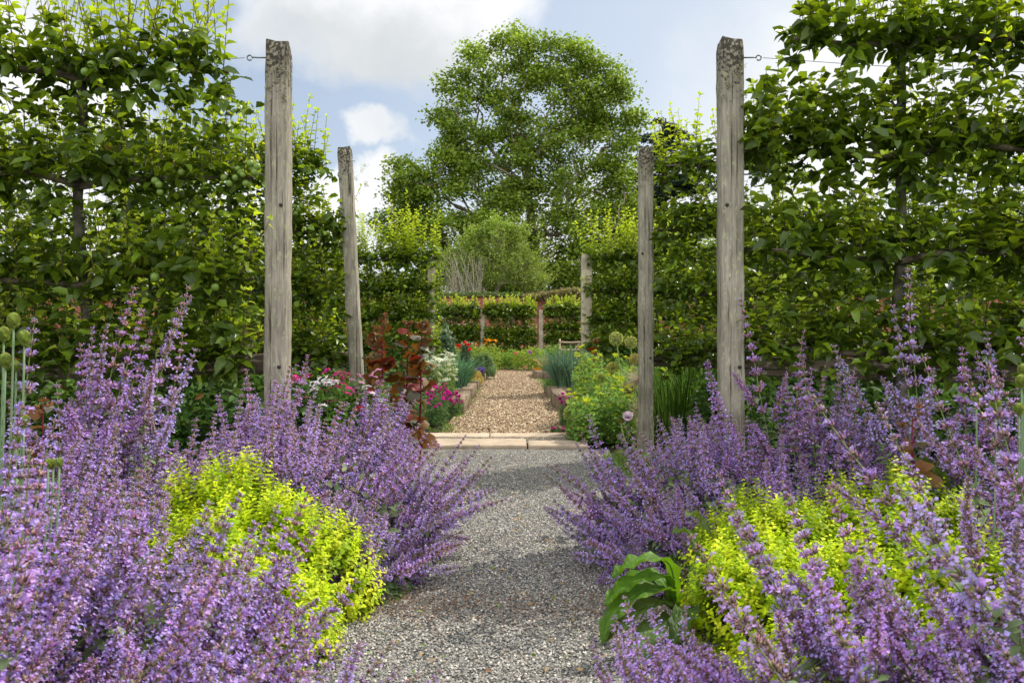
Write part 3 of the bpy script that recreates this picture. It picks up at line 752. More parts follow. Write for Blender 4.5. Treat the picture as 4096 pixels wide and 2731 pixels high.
def ell_points(ells, n, seed=None, surf=.5):
    out = []
    vol = np.array([e[3] * e[4] * e[5] for e in ells]) ** .75; vol /= vol.sum()
    for e, f in zip(ells, vol):
        m = max(4, int(n * f)); d = rdir(m); r = U(0, 1, m) ** (1 / 3 * (1 - surf) + .05)
        out.append(np.array(e[:3]) + d * r[:, None] * np.array(e[3:6]))
    return np.concatenate(out)


def big_tree(name, label, X, Y, ells, trunk, natt, nleaf, lsize, r_tip, cols, clump, barkcol=(.2, .17, .12), expo=.5, group=None, flat=1.0, tplw=.8, minr=0.0, mat=None):
    t = thing(name, label, 'tree', (X, Y, 0), group)
    att = ell_points(ells, natt)
    nodes, par, rad, kids, cnt = grow(att, trunk, r_tip, expo)
    part('trunk', skeleton_mesh(nodes, par, rad, kids, cnt, barkcol, minr), M_BARK, t, smooth=True)
    tips = np.array([i for i in range(len(nodes)) if not kids[i] or cnt[i] < 4])
    tips = tips[tips > len(trunk)]
    c = tips[rng.integers(0, len(tips), nleaf)]
    ci = nodes[c]; tone = U(.72, 1.28, len(nodes))[c]
    off = NRM(0, 1, (nleaf, 3)) * clump * np.array([1, 1, .62 * flat])
    p = ci + off
    if name == 'willow_shrub': p[:, 2] += np.abs(NRM(0, .25, nleaf)) * (rng.random(nleaf) < .3)
    if name in ('willow_shrub', 'plane_tree'):
        fq, th = (1.1, -.04) if name == 'willow_shrub' else (.42, -.36)
        nv = np.array([mnoise.noise(Vector((q[0] * fq, q[1] * fq, q[2] * fq * 1.3 + 5))) for q in p]); keep = nv > th + NRM(0, .08, nleaf)
        p, off, c, tone, ci = p[keep], off[keep], c[keep], tone[keep], ci[keep]; nleaf = len(p)
    g = Geo(); tp = [diamond_template(tplw, .3, .15), diamond_template(tplw * .8, -.2, .2)]
    sel = rng.random(nleaf) < .5
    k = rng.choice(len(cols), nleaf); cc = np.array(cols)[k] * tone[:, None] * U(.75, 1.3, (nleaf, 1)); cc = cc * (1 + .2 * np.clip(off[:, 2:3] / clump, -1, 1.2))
    d = rdir(nleaf, -.8, .4); up = rdir(nleaf, 0, 1) + np.array([0, 0, .5]); s = lsize * U(.6, 1.25, nleaf)
    for q, m in ((0, sel), (1, ~sel)): place(g, tp[q], p[m], d[m], up[m], s[m], cc[m])
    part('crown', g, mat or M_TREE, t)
    return t


# great plane tree: set out in photo pixels at its own distance
YT = 62.0
def E(px, py, rx, rz, ry=None, dy=0.0, Y=YT, X0=0.0):
    s = Y / F; return ((px - 2048) * s - X0, dy, 1 - (py - 1366) * s, rx * s, (ry or rx * .8) * s, rz * s)
XT = (2140 - 2048) / F * YT
ells = [E(*a, X0=XT) for a in ((1910, 310, 140, 130), (2090, 230, 150, 105), (2280, 270, 150, 100), (2390, 340, 120, 110), (2480, 450, 90, 110), (1850, 450, 110, 130), (1830, 620, 120, 110), (2400, 430, 140, 130), (2180, 430, 240, 180), (1900, 520, 160, 130), (1960, 700, 230, 170), (2250, 640, 250, 170), (2440, 620, 110, 170),
                              (1680, 740, 150, 85), (1800, 860, 230, 120), (2080, 900, 260, 150), (2330, 880, 230, 170), (2450, 960, 120, 170), (1620, 700, 100, 50), (2050, 160, 60, 35), (2240, 1080, 260, 110), (1640, 860, 100, 90), (1880, 1020, 160, 90), (1700, 980, 160, 110), (2060, 1080, 240, 90), (2380, 1080, 200, 110), (1560, 900, 80, 60), (2480, 800, 90, 150))]
big_tree('plane_tree', 'great spreading plane tree rising behind the garden wall', XT, YT, ells,
         [(0, 0, 0), (0.1, 0, 3), (.05, 0, 6), (-.1, 0, 9), (-.5, 0, 12), (-.7, .2, 15)], 1600, 118000, .25, .016, [(.21, .30, .035), (.14, .22, .026), (.29, .37, .05)], .5, (.24, .20, .14), .47, tplw=1.0, minr=.028)

# dark cedar at the right
YC = 75.0; XC = (2650 - 2048) / F * YC
def cedar():
    t = thing('cedar_tree', 'dark blue green cedar standing right of the plane tree', 'tree', (XC, YC, 0))
    g = Geo(); tube(g, [[0, 0, 0], [0, 0, 12], [.3, 0, 22]], [.6, .4, .08], 8, (.14, .1, .07)); part('trunk', g, M_BARK, t, smooth=True)
    f = Geo(); b = Geo(); s = YC / F
    for k in range(120):
        z = U(7, 1 + 900 * s); lim = np.interp(z, [6, 12, 17, 22.2], [8.0, 7.4, 5.2, 1.4]); a = U(0, 6.28); Lb = lim * U(.55, 1.0)
        d = np.array([math.cos(a), math.sin(a) * .7, .12])
        tube(b, [[0, 0, z - .6], list(d * Lb * .5 + [0, 0, z]), list(d * Lb + [0, 0, z - .2])], [.12, .08, .03], 4, (.12, .09, .06))
        n = int(480 * Lb / 4); u = U(.15, 1.05, n) ** .8; wv = NRM(0, .16, n) * Lb * (1.1 - .4 * u)
        sd_ = np.array([-d[1], d[0], 0])
        p = d[None] * (u * Lb)[:, None] + sd_[None] * wv[:, None] + np.stack([0 * u, 0 * u, z + NRM(0, .09, n) - .25 * u ** 2], -1)
        place(f, diamond_template(.35, .2), p, rdir(n, -.5, .3), rdir(n, .5, 1), U(.2, .42, n), jit((.028, .055, .032), n, .3))
    part('branch', b, M_BARK, t); part('crown', f, M_TREE, t)
cedar()

# willow-like shrub behind the wall with pale bare stems at its left
YS = 46.0; XS = PX(1960, YS)
ells = [E(*a, Y=YS, X0=XS) for a in ((1830, 1070, 60, 55), (1890, 1000, 55, 60), (2005, 965, 60, 75), (2090, 1030, 60, 60), (1960, 1085, 120, 70), (2115, 1110, 70, 60), (1880, 1115, 100, 60), (1950, 950, 30, 50))]
ells += [E(px_, py_, 26, 38, Y=YS, X0=XS) for px_, py_ in zip(U(1790, 2170, 22), U(890, 1010, 22)) if py_ > 860 + abs(px_ - 2000) * .75]
t = big_tree('willow_shrub', 'pale yellow green willow shrub peeping over the brick wall', XS, YS, ells, [(0, 0, 0), (0, 0, 1.2), (0, 0, 2.2), (.1, 0, 2.8)], 520, 44000, .16, .007, [(.22, .31, .05), (.30, .38, .06), (.18, .27, .04)], .34, (.3, .27, .18), tplw=.4)
g = Geo()
for k in range(46):
    x0 = PX(U(1800, 1930), YS - 1.5) - XS; a = NRM(-.12, .22); Ls = U(2.0, 3.6)
    n = 7; tt = np.linspace(0, 1, n)
    pth = np.stack([x0 + a * Ls * tt + NRM(0, .05, n).cumsum() * .5, -1.5 + NRM(0, .3) * tt, 2.6 + Ls * tt * (1 - abs(a) * .4)], -1)
    tube(g, pth, np.linspace(.035, .01, n), 3, jit((.42, .38, .27), 1, .15)[0], False)
    for q in range(3):
        i = rng.integers(2, n - 1); d = np.array([NRM(0, .5), NRM(0, .2), .8]); tube(g, [pth[i], pth[i] + d * .5, pth[i] + d * 1.0], [.014, .01, .005], 3, (.4, .36, .26), False)
part('bare_stem', g, M_BARK, t)
g = Geo()
for k in range(150):
    x0 = PX(U(1790, 2170), YS) - XS; z0 = U(4.3, 6.6) - abs(x0 + .2) * .45; Ls = U(.7, 2.0); a = x0 * .12 + NRM(0, .28); tt = np.linspace(0, 1, 6)
    pth = np.stack([x0 + a * Ls * tt, U(-1.6, .6) + 0 * tt, z0 + Ls * tt - .25 * Ls * abs(a) * tt ** 2], -1); tube(g, pth, np.linspace(.014, .005, 6), 3, (.3, .3, .16), False)
    m = int(Ls * 34); u = U(.1, 1, m); pp = np.stack([np.interp(u, tt, pth[:, c_]) for c_ in range(3)], -1) + NRM(0, .05, (m, 3))
    place(g, diamond_template(.35, .2), pp, rdir(m, -.3, .8), rdir(m, 0, 1), U(.09, .17, m), jit((.27, .35, .06), m, .22))
part('willow_wand', g, M_TREE, t)

# woodland trees closing the view left and right
back = [(-24, 58, 7.6, 'rounded dark tree beyond the left espaliers, nearest the plane tree'), (-31, 52, 6.6, 'broad tree beyond the middle of the left espaliers'), (-16, 54, 6.4, 'low bushy tree just left of the plane tree, beyond the wall'), (13, 66, 9.5, 'broad green tree beneath the cedar'),
        (20, 60, 9.2, 'tall green tree beyond the right espaliers beside the cedar'), (29, 58, 9.5, 'broad tree beyond the middle of the right espaliers'), (38, 56, 10.0, 'rightmost woodland tree beyond the espaliers'), (-39, 50, 7.5, 'leftmost woodland tree beyond the espaliers'),
        (8.5, 50, 5.6, 'dense green shrub tree between wall and plane tree'), (-8, 52, 5.2, 'low leafy tree left of the willow shrub'),
        (-5, 72, 9.0, 'dark tree directly behind the willow shrub, left one'), (2.5, 74, 9.0, 'dark tree directly behind the willow shrub, right one'), (8, 78, 9.0, 'dark tree behind the right half of the plane tree')]
for i, (x, y, h, lab) in enumerate(back):
    r = h * .42
    ells = [(NRM(0, .8), 0, h * .62, r, r * .8, h * .33), (-r * .7, 0, h * .45, r * .7, r * .6, h * .25), (r * .7, 0, h * .5, r * .7, r * .6, h * .28), (NRM(0, .6), 0, h * .85, r * .5, r * .5, h * .16), (0, -.5, h * .25, r, r * .7, h * .22)]
    big_tree('broadleaf_tree', lab, x, y, ells, [(0, 0, 0), (0, 0, h * .15), (.1, 0, h * .3), (0, 0, h * .45)], 150, 11000, .34, .012, [(.09, .15, .022), (.13, .2, .03), (.06, .11, .018)], .5, group='trees beyond the wall')

# ================================================================== CATMINT
LAV = np.array((.50, .34, .72)); MAUV = np.array((.33, .18, .23)); SAGE = np.array((.24, .33, .15)); STEMC = np.array((.26, .34, .12))


def catmint_stem(seed, sides=5, full=1.0):
    """one flowering stem, unit length, bending towards +x near the tip"""
    r = np.random.default_rng(seed); g = Geo(); bloom = r.uniform(.35, .85); hue = 1 + r.normal(0, .06, 3)
    def axis(p0, d0, Ls, bend, n=9):
        tt = np.linspace(0, 1, n); p0 = np.array(p0, float); d0 = unit(np.array(d0, float))
        P = p0[None] + d0[None] * (Ls * tt)[:, None] + np.array([1, 0, 0.25])[None] * (bend * Ls * tt ** 2)[:, None]
        P[:, :2] += r.normal(0, .004, (n, 2)).cumsum(0) * np.minimum(tt * 4, 1)[:, None]
        return tt, P
    def whorls(tt, P, t0, t1, scale, dens):
        t = t0
        T = unit(np.gradient(P, axis=0))
        while t < t1:
            u = (t - t0) / (t1 - t0)
            c = np.array([np.interp(t, tt, P[:, i]) for i in range(3)]); ax = unit(np.array([np.interp(t, tt, T[:, i]) for i in range(3)]))
            rad = scale * (1 - .55 * u ** 2); n = int(dens * (1 - .35 * u)); 
            a0 = r.uniform(0, 6.28); b = unit(np.cross(ax, [.3, .9, .1])); cc = np.cross(ax, b)
            for ring in (0, 1):
                m = n // 2 + (n % 2) * ring
                a = a0 + np.arange(m) / max(m, 1) * 6.28 + r.normal(0, .25, m); el = r.uniform(.15, 1.0, m) + .35 * u + ring * .3
                d = np.cos(a)[:, None] * b + np.sin(a)[:, None] * cc + el[:, None] * ax; d = unit(d)
                p = c + d * rad * .12 + ax * (ring * .5 + r.normal(0, .3, (m, 1))) * rad * .35
                Ln = rad * r.uniform(.8, 1.25, m)
                # calyx
                Rm = frames(d, np.tile(ax, (m, 1)) + r.normal(0, .3, (m, 3)))
                cal = np.array([[0, 0, 0], [-.13, .35, .06], [.13, .35, .06], [0, .38, -.12], [0, .72, .06]])
                fc = np.array([[0, 2, 1], [0, 1, 3], [0, 3, 2], [1, 2, 4], [1, 4, 3], [2, 3, 4]])
                V = np.einsum('nij,vj->nvi', Rm, cal) * Ln[:, None, None] + p[:, None]
                off = (np.arange(m) * 5)[:, None, None]
                cm_ = MAUV * hue * r.uniform(.6, 1.7, (m, 1)) * (1 + np.array([[.0, .35, -.2]]) * (r.random((m, 1)) < .35))
                cv = np.repeat(cm_[:, None], 5, axis=1); cv[:, 0] = STEMC; cv[:, 4] *= 1.5
                g.add(V.reshape(-1, 3), [(fc[None] + off).reshape(-1, 3)], cv.reshape(-1, 3))
                # corolla on most of them
                k = r.random(m) < (bloom if u < .8 else bloom * .5)
                if k.any():
                    cor = np.array([[-.06, .5, 0], [.06, .5, 0], [-.16, .98, .12], [.16, .98, .12], [0, 1.12, .2], [-.24, 1.12, -.22], [.24, 1.12, -.22], [0, 1.2, -.34], [0, .95, .0]])
                    fq = np.array([[0, 1, 3, 2], [2, 3, 4, 4]])[:1]; ft = np.array([[2, 3, 4], [0, 8, 1], [8, 5, 7], [8, 7, 6]])
                    mk = int(k.sum()); V = np.einsum('nij,vj->nvi', Rm[k], cor * np.array([.88, 1, .95])) * Ln[k][:, None, None] + p[k][:, None]
                    off = (np.arange(mk) * 9)[:, None, None]
                    cl = LAV * hue * r.uniform(.65, 1.3, (mk, 1)) * (1 + r.normal(0, .08, (mk, 3))); cv = np.repeat(cl[:, None], 9, axis=1)
                    cv[:, :2] *= .7; cv[:, 4] = cv[:, 4] * .7 + .2; cv[:, 7] = cv[:, 7] * .85 + .12
                    g.add(V.reshape(-1, 3), [(fq[None] + off).reshape(-1, 4), (ft[None] + off).reshape(-1, 3)], np.clip(cv, 0, 1).reshape(-1, 3))
            t += (.058 * (1 - u) + .020) * r.uniform(.85, 1.15) * (1 if scale > .02 else .8)
    tt, P = axis((0, 0, 0), (0, 0, 1), 1.0, r.uniform(.03, .30))
    tube(g, P, np.linspace(.0034, .0016, 9), 4, STEMC, False)
    t0 = r.uniform(.48, .62)
    whorls(tt, P, t0, 1.0, .033, 22 * full)
    nb = r.integers(3, 6)
    for k in range(nb):
        t = .22 + (t0 - .16) * k / nb + r.uniform(0, .04); c = np.array([np.interp(t, tt, P[:, i]) for i in range(3)])
        a = k * 2.4 + r.uniform(-.4, .4); Lb = r.uniform(.16, .34) * (1.05 - .3 * t)
        t2, P2 = axis(c, (math.cos(a) * .62, math.sin(a) * .62, 1), Lb, .1, 6)
        tube(g, P2, np.linspace(.002, .001, 6), 3, STEMC, False)
        whorls(t2, P2, .3, 1.0, .025, 14 * full)
        place(g, LEAFS[0], [c, c], [[math.cos(a), math.sin(a), .2], [-math.cos(a), -math.sin(a), .2]], [[0, 0, 1]] * 2, .05, SAGE)
    for t in np.arange(.06, .6, .045):
        c = np.array([np.interp(t, tt, P[:, i]) for i in range(3)]); a = r.uniform(0, 6.28)
        place(g, LEAFS[r.integers(0, 3)], [c, c], [[math.cos(a), math.sin(a), .3], [-math.cos(a), -math.sin(a), .3]], [[0, 0, 1]] * 2, r.uniform(.035, .055), SAGE * r.uniform(.7, 1.4))
    me = g.mesh('flower_stem'); me.materials.append(M_FLOWER); return me


STEMS = [catmint_stem(300 + i) for i in range(24)]


def catmint(X, Y, spread, h, n, label, lean=(0, 0), Lr=(.75, 1.05), tall=0, tips=(), low=.12, rbase=.22, zmin=.12):
    if Y < 3: lean = (lean[0] + (.24 if X < 0 else -.17), lean[1]); rbase = .3
    t = thing('catmint_clump', label, 'catmint', (X, Y, 0), 'clumps of lavender blue catmint')
    made = []
    def put(b, tip):
        d = np.array(tip) - np.array(b); Ls = np.linalg.norm(d); d = d / Ls
        up = np.array([0, 0, 1.0]) if abs(d[2]) < .96 else np.array([1.0, 0.2, 0]); x = unit(up - d * up.dot(d)); y = np.cross(d, x)
        M = Matrix(((x[0], y[0], d[0]), (x[1], y[1], d[1]), (x[2], y[2], d[2]))).to_4x4()
        o = bpy.data.objects.new('flower_stem', STEMS[rng.integers(0, len(STEMS))]); COL.objects.link(o); o.parent = t
        q = M.to_quaternion() @ Quaternion((0, 0, 1), rng.uniform(-1.3, 1.3))
        k = Ls / 1.03; o.location = b; o.rotation_mode = 'QUATERNION'; o.rotation_quaternion = q; o.scale = (k * .5 + .44, k * .5 + .44, k)
    for (tx, ty, tz) in tips: put(np.array([(tx - X) * .35 + NRM(0, .05), (ty - Y) * .35 + NRM(0, .05), 0]), np.array([tx - X, ty - Y, tz]))
    for i in range(n - len(tips)):
        a = U(0, 6.28); rr = math.sqrt(U(0, 1)); ex = (math.cos(a) * rr * spread + lean[0] * U(.2, 1), math.sin(a) * rr * spread + lean[1] * U(.2, 1))
        z = h * (1 - .72 * rr ** 1.7) * U(.84, 1.06); z = max(z, zmin)
        if tall and rng.random() < tall: z *= U(1.15, 1.4)
        b = np.array([math.cos(a) * rr * rbase + NRM(0, .04) - lean[0] * .4, math.sin(a) * rr * rbase + NRM(0, .04), 0])
        put(b, np.array([ex[0], ex[1], z]))
    g = Geo(); m = 1500; a = U(0, 6.28, m); rr = np.sqrt(U(0, 1, m)); z = U(0, 1, m) ** .8 * h * .6 * (1.05 - rr ** 2)
    p = np.stack([np.cos(a) * rr * spread * .72 + lean[0] * .4, np.sin(a) * rr * spread * .72 + lean[1] * .4, z], -1)
    d = unit(np.stack([np.cos(a), np.sin(a), U(-.2, .9, m)], -1) + NRM(0, .4, (m, 3)))
    place(g, LEAFS[0], p[::2], d[::2], rdir(m, .3, 1)[::2], U(.035, .06, m)[::2], jit(SAGE * .8, m, .3)[::2]); place(g, LEAFS[2], p[1::2], d[1::2], rdir(m, .3, 1)[1::2], U(.035, .06, m)[1::2], jit(SAGE * .8, m, .3)[1::2])
    part('foliage', g, M_PLANT, t)
    return t


def T(px, py, Y): return (PX(px, Y), Y, PZ(py, Y))


# left border
catmint(-.98, 3.60, .68, .74, 100, 'sprawling catmint spilling rightwards over the gravel from the left border', lean=(.34, -.05), tips=[T(1975, 1970, 3.35), T(1930, 2080, 3.3), T(1905, 1770, 3.7), T(1950, 1840, 3.6), T(1860, 2240, 3.15), T(1900, 2200, 3.1), T(1800, 2330, 3.0), T(1750, 2370, 2.95), T(1970, 2030, 3.3), T(1960, 2000, 3.4), T(1940, 2120, 3.2), T(1900, 1950, 3.5), T(1880, 2020, 3.4), T(1850, 2100, 3.3), T(1840, 2180, 3.2), T(1830, 1900, 3.6), T(1780, 1850, 3.7), T(1900, 1870, 3.6)], low=.05)
catmint(-1.25, 3.95, .55, .92, 96, 'catmint at the foot of the nearest left post', lean=(.12, -.1))
catmint(-1.98, 3.62, .68, .80, 98, 'tall catmint standing against the nearest left espalier', tips=[T(440, 1130, 3.7), T(705, 1110, 3.6), T(400, 1270, 3.5), T(470, 1260, 3.5), T(790, 1330, 3.5), T(820, 1390, 3.4), T(530, 1290, 3.4), T(600, 1180, 3.9)], tall=.06)
catmint(-2.62, 3.3, .6, .72, 90, 'catmint at the far left edge below the drumstick seed heads')
catmint(-1.62, 2.85, .50, .74, 90, 'catmint between the tall left clump and the golden marjoram')
catmint(-1.28, 3.42, .42, .74, 70, 'catmint rising behind the left golden marjoram')
catmint(-1.70, 2.3, .52, .66, 98, 'catmint of the left border with one big spike above the rest', tips=[T(235, 1395, 2.2), T(160, 1640, 2.1), T(300, 1700, 2.1)])
catmint(-1.10, 1.78, .50, .60, 100, 'foreground catmint leaning right across the left golden marjoram', lean=(.2, .1), tips=[T(1290, 2060, 2.1), T(1150, 2150, 1.9), T(1340, 2230, 1.9), T(1210, 2480, 1.6), T(900, 2060, 1.8), T(760, 1960, 2.0), T(820, 2180, 1.8), T(1010, 2230, 1.8), T(1080, 2330, 1.7), T(930, 2380, 1.6), T(700, 2120, 1.8), T(1180, 2260, 1.9), T(1120, 2050, 2.1), T(1300, 2150, 2.0), T(1380, 2300, 1.9), T(1230, 2350, 1.8), T(1000, 1990, 2.2), T(1150, 2420, 1.7), T(860, 2300, 1.7)])
catmint(-1.18, 1.30, .42, .56, 100, 'nearest catmint in the bottom left corner', tips=[T(180, 1880, 1.4), T(330, 1960, 1.4), T(560, 2050, 1.5)], lean=(.05, .1))
catmint(-.72, 1.38, .30, .40, 70, 'low foreground catmint at the left edge of the gravel', lean=(.16, .1), tips=[T(1180, 2420, 1.45), T(1430, 2560, 1.5), T(1520, 2680, 1.5)])
catmint(-1.32, 2.42, .36, .60, 80, 'catmint overlapping the left edge of the left golden marjoram')
catmint(-1.45, 1.75, .44, .58, 98, 'foreground catmint at the left edge in front of the big spike')
catmint(-.82, 4.35, .42, .78, 84, 'catmint between the two left posts beside the sweet williams', lean=(.1, 0))
catmint(-.70, 3.15, .30, .40, 60, 'low catmint skirt on the gravel beside the left golden marjoram', lean=(.16, 0), low=.05, zmin=.06)
# right border
catmint(1.00, 3.66, .68, .70, 100, 'sprawling catmint spilling leftwards over the gravel from the right border', lean=(-.30, -.05), tips=[T(2180, 2040, 3.4), T(2230, 1860, 3.6), T(2280, 1750, 3.8), T(2210, 1990, 3.5), T(2260, 2260, 3.1), T(2330, 2300, 3.0), T(2400, 2350, 2.95), T(2240, 1840, 3.5), T(2195, 2060, 3.3), T(2215, 2120, 3.3), T(2230, 2180, 3.2), T(2260, 1950, 3.5), T(2250, 2080, 3.4), T(2300, 2010, 3.5), T(2290, 1900, 3.6), T(2330, 1830, 3.7), T(2340, 2220, 3.15), T(2320, 2120, 3.3)])
catmint(1.05, 4.35, .48, .66, 84, 'catmint in front of the second right post', lean=(-.1, -.05))
catmint(1.50, 3.80, .52, .90, 96, 'catmint at the foot of the nearest right post', tips=[T(2975, 1215, 3.9), T(3080, 1360, 3.7), T(2740, 1480, 3.8), T(3190, 1430, 3.6)])
catmint(2.1, 3.45, .58, .84, 98, 'tall catmint with the highest spikes against the nearest right espalier', tips=[T(3455, 1165, 3.3), T(3580, 1280, 3.2), T(3960, 1320, 3.3), T(3850, 1380, 3.3), T(3330, 1380, 3.4)], tall=.05)
catmint(2.55, 2.95, .54, .78, 96, 'catmint at the far right edge below the drumstick seed heads', tips=[T(4050, 1410, 2.8), T(3900, 1520, 2.7)])
catmint(1.95, 2.55, .50, .68, 98, 'catmint around the single orange red leaf shoot', tips=[T(3780, 1480, 2.4), T(3640, 1600, 2.4), T(3480, 1660, 2.4)])
catmint(1.72, 1.85, .50, .56, 98, 'foreground catmint right of the right golden marjoram', tips=[T(3250, 1780, 1.8), T(3800, 1720, 1.7), T(3500, 1950, 1.6)], lean=(-.05, .05))
catmint(1.18, 1.68, .44, .50, 98, 'foreground catmint sprawling over the front of the right golden marjoram', lean=(-.16, .1), tips=[T(2660, 2180, 1.9), T(2900, 2080, 1.9), T(2480, 2560, 1.5), T(3100, 2180, 1.7), T(3030, 1960, 2.1), T(2780, 2260, 1.9), T(2860, 2350, 1.8), T(2980, 2280, 1.8), T(3180, 2070, 1.9), T(3260, 2240, 1.8), T(2720, 2400, 1.8), T(3080, 2380, 1.7), T(3340, 2120, 1.8), T(2920, 2180, 2.0)])
catmint(1.3, 1.25, .42, .48, 98, 'nearest catmint in the bottom right corner', lean=(0, .05))
catmint(.50, 1.85, .20, .30, 46, 'low catmint at the lower right gravel edge below the big leaves', lean=(-.12, -.05), tips=[T(2350, 2560, 1.8), T(2440, 2600, 1.8), T(2560, 2480, 1.9), T(2400, 2660, 1.7), T(2620, 2590, 1.8)])
catmint(-.52, 1.62, .18, .24, 40, 'small catmint leaning onto the lower left gravel edge', lean=(.12, -.05), tips=[T(1430, 2540, 1.7), T(1500, 2640, 1.6), T(1390, 2600, 1.7)])
catmint(.56, 1.30, .22, .20, 40, 'small low catmint at the bottom edge beside the gravel', lean=(-.06, .08), rbase=.1)

catmint(.72, 3.2, .30, .38, 60, 'low catmint skirt on the gravel beside the big leaves', lean=(-.16, 0), zmin=.06)
# ================================================================== GOLDEN MARJORAM
G1 = np.array((.57, .68, .013)); G2 = np.array((.34, .50, .013)); G3 = np.array((.72, .75, .04))
def sprig_mound(name, label, cat, X, Y, rx, ry, h, nspr, lsz, pairs, cols, group=None, mat=None, z0=0.0, spr=.085, drop=0.7, tpl=None, rosette=True, wob=.12):
    t = thing(name, label, cat, (X, Y, z0), group)
    g = Geo(); a = U(0, 6.28, nspr); rr = np.sqrt(U(0, 1, nspr))
    ph = U(0, 10)
    hh = np.array([1 + wob * 2.2 * mnoise.noise(Vector((math.cos(x) * r_ * 3 + ph, math.sin(x) * r_ * 3, 1))) for x, r_ in zip(a, rr)])
    top = np.stack([np.cos(a) * rr * rx, np.sin(a) * rr * ry, h * (1 - drop * rr ** 2.6) * hh * U(.82, 1.12, nspr)], -1)
    ax = unit(np.stack([np.cos(a) * rr ** 2 * .9, np.sin(a) * rr ** 2 * .9, np.ones(nspr) * .8], -1) + NRM(0, .16, (nspr, 3)))
    edge = rr > .82
    top[edge, 2] *= U(.15, 1, edge.sum())
    a0 = U(0, 6.28, nspr)
    tone = U(.75, 1.2, (nspr, 1)); cs = np.array(cols)[rng.integers(0, len(cols), nspr)] * tone
    b = unit(np.cross(ax, [.3, .8, .2])); c = np.cross(ax, b)
    for k in range(pairs):
        f = k / pairs; q = top - ax * spr * f * (1 + .3 * f)
        for s_ in (0, math.pi):
            an = a0 + k * math.pi / 2 + s_ + NRM(0, .2, nspr)
            d = np.cos(an)[:, None] * b + np.sin(an)[:, None] * c + ax * (.75 - .9 * f)
            sz = lsz * (.55 + .75 * min(1, f * 1.6)) * U(.55, 1.35, nspr)
            place(g, tpl or leaf_template(.62, .2, .1), q, d, ax + NRM(0, .1, (nspr, 3)), sz, cs * (1.14 - .45 * f) * U(.8, 1.15, (nspr, 1)))
    part('foliage', g, mat or M_GOLD, t)
    return t


GM = 'mounds of golden marjoram'
for (x, y, rx, ry, h, n, lab) in ((-1.10, 3.12, .36, .34, .50, 560, 'golden marjoram patch furthest back on the left'), (-.82, 2.92, .36, .34, .38, 660, 'golden marjoram patch beside the sprawling left catmint'), (-.80, 2.5, .28, .34, .28, 520, 'golden marjoram patch at the left edge of the gravel'),
                                  (-1.04, 2.72, .30, .36, .38, 560, 'golden marjoram patch deep in the left border'), (-.92, 2.1, .32, .34, .26, 460, 'golden marjoram patch behind the foreground catmint on the left'), (-1.18, 1.95, .28, .3, .24, 260, 'golden marjoram glimpsed between the left foreground catmint stems'),
                                  (.98, 3.0, .38, .34, .40, 640, 'golden marjoram patch beneath the nearest right post'), (1.42, 3.0, .40, .34, .46, 560, 'golden marjoram patch furthest back on the right'), (.84, 2.6, .32, .3, .34, 560, 'golden marjoram patch behind the big leaves at the gravel edge'),
                                  (1.3, 2.55, .42, .38, .38, 640, 'golden marjoram patch in the middle of the right border'), (.88, 2.12, .34, .34, .24, 480, 'golden marjoram patch in front of the big leaves'), (1.38, 2.05, .38, .34, .30, 480, 'golden marjoram glimpsed between the right foreground catmint stems'),
                                  (.68, 1.75, .2, .2, .10, 130, 'small low golden marjoram at the bottom edge of the right border'), (1.25, 4.75, .3, .3, .3, 200, 'golden green marjoram at the foot of the second right post'), (-.85, 1.75, .24, .26, .16, 260, 'low golden marjoram by the gravel under the foreground catmint')):
    sprig_mound('golden_marjoram', lab, 'marjoram', x, y, rx, ry, h, int(n * 1.6), .0195, 6, [G1, G1, G2, G3, G2 * .8], GM, drop=.5, wob=.16)

# ================================================================== BIG LEAVED PLANT (right path edge)
def strap_leaf(g, path, width, col, vein=True, wave=.01):
    """broad leaf along a path with a midrib, rippled edges"""
    path = np.asarray(path, float); n = 16; u0 = np.linspace(0, 1, len(path)); u = np.linspace(0, 1, n)
    # smooth
    P = np.stack([np.interp(u, u0, path[:, i]) for i in range(3)], -1)
    for _ in range(3): P[1:-1] = (P[:-2] + 2 * P[1:-1] + P[2:]) / 4
    T_ = unit(np.gradient(P, axis=0)); side = unit(np.cross(T_, [0, 0, 1.0])); nrm = np.cross(side, T_)
    w_ = width * np.sin(np.pi * np.clip(u * .93 + .05, 0, 1)) ** .75 * (1 - .25 * u)
    w_[-1] = 0; V = []; C = []
    offs = np.linspace(-1, 1, 9)
    for i in range(n):
        for k, o in enumerate(offs):
            z = .22 * abs(o) * w_[i] + (wave * math.sin(u[i] * 26 + k + o * 2) * abs(o)) + .0035 * math.sin(u[i] * 60 - abs(o) * 7)
            V.append(P[i] + side[i] * o * w_[i] * (1 + .05 * math.sin(i * 2.3 + o * 3)) + nrm[i] * z)
            C.append(np.array(col) * (1.25 if abs(o) < .05 else 1.0) * (1 + .12 * math.sin(u[i] * 55 - abs(o) * 8)))
    q = [[i * 9 + k, i * 9 + k + 1, (i + 1) * 9 + k + 1, (i + 1) * 9 + k] for i in range(n - 1) for k in range(8)]
    g.add(np.array(V), [np.array(q)], np.array(C))


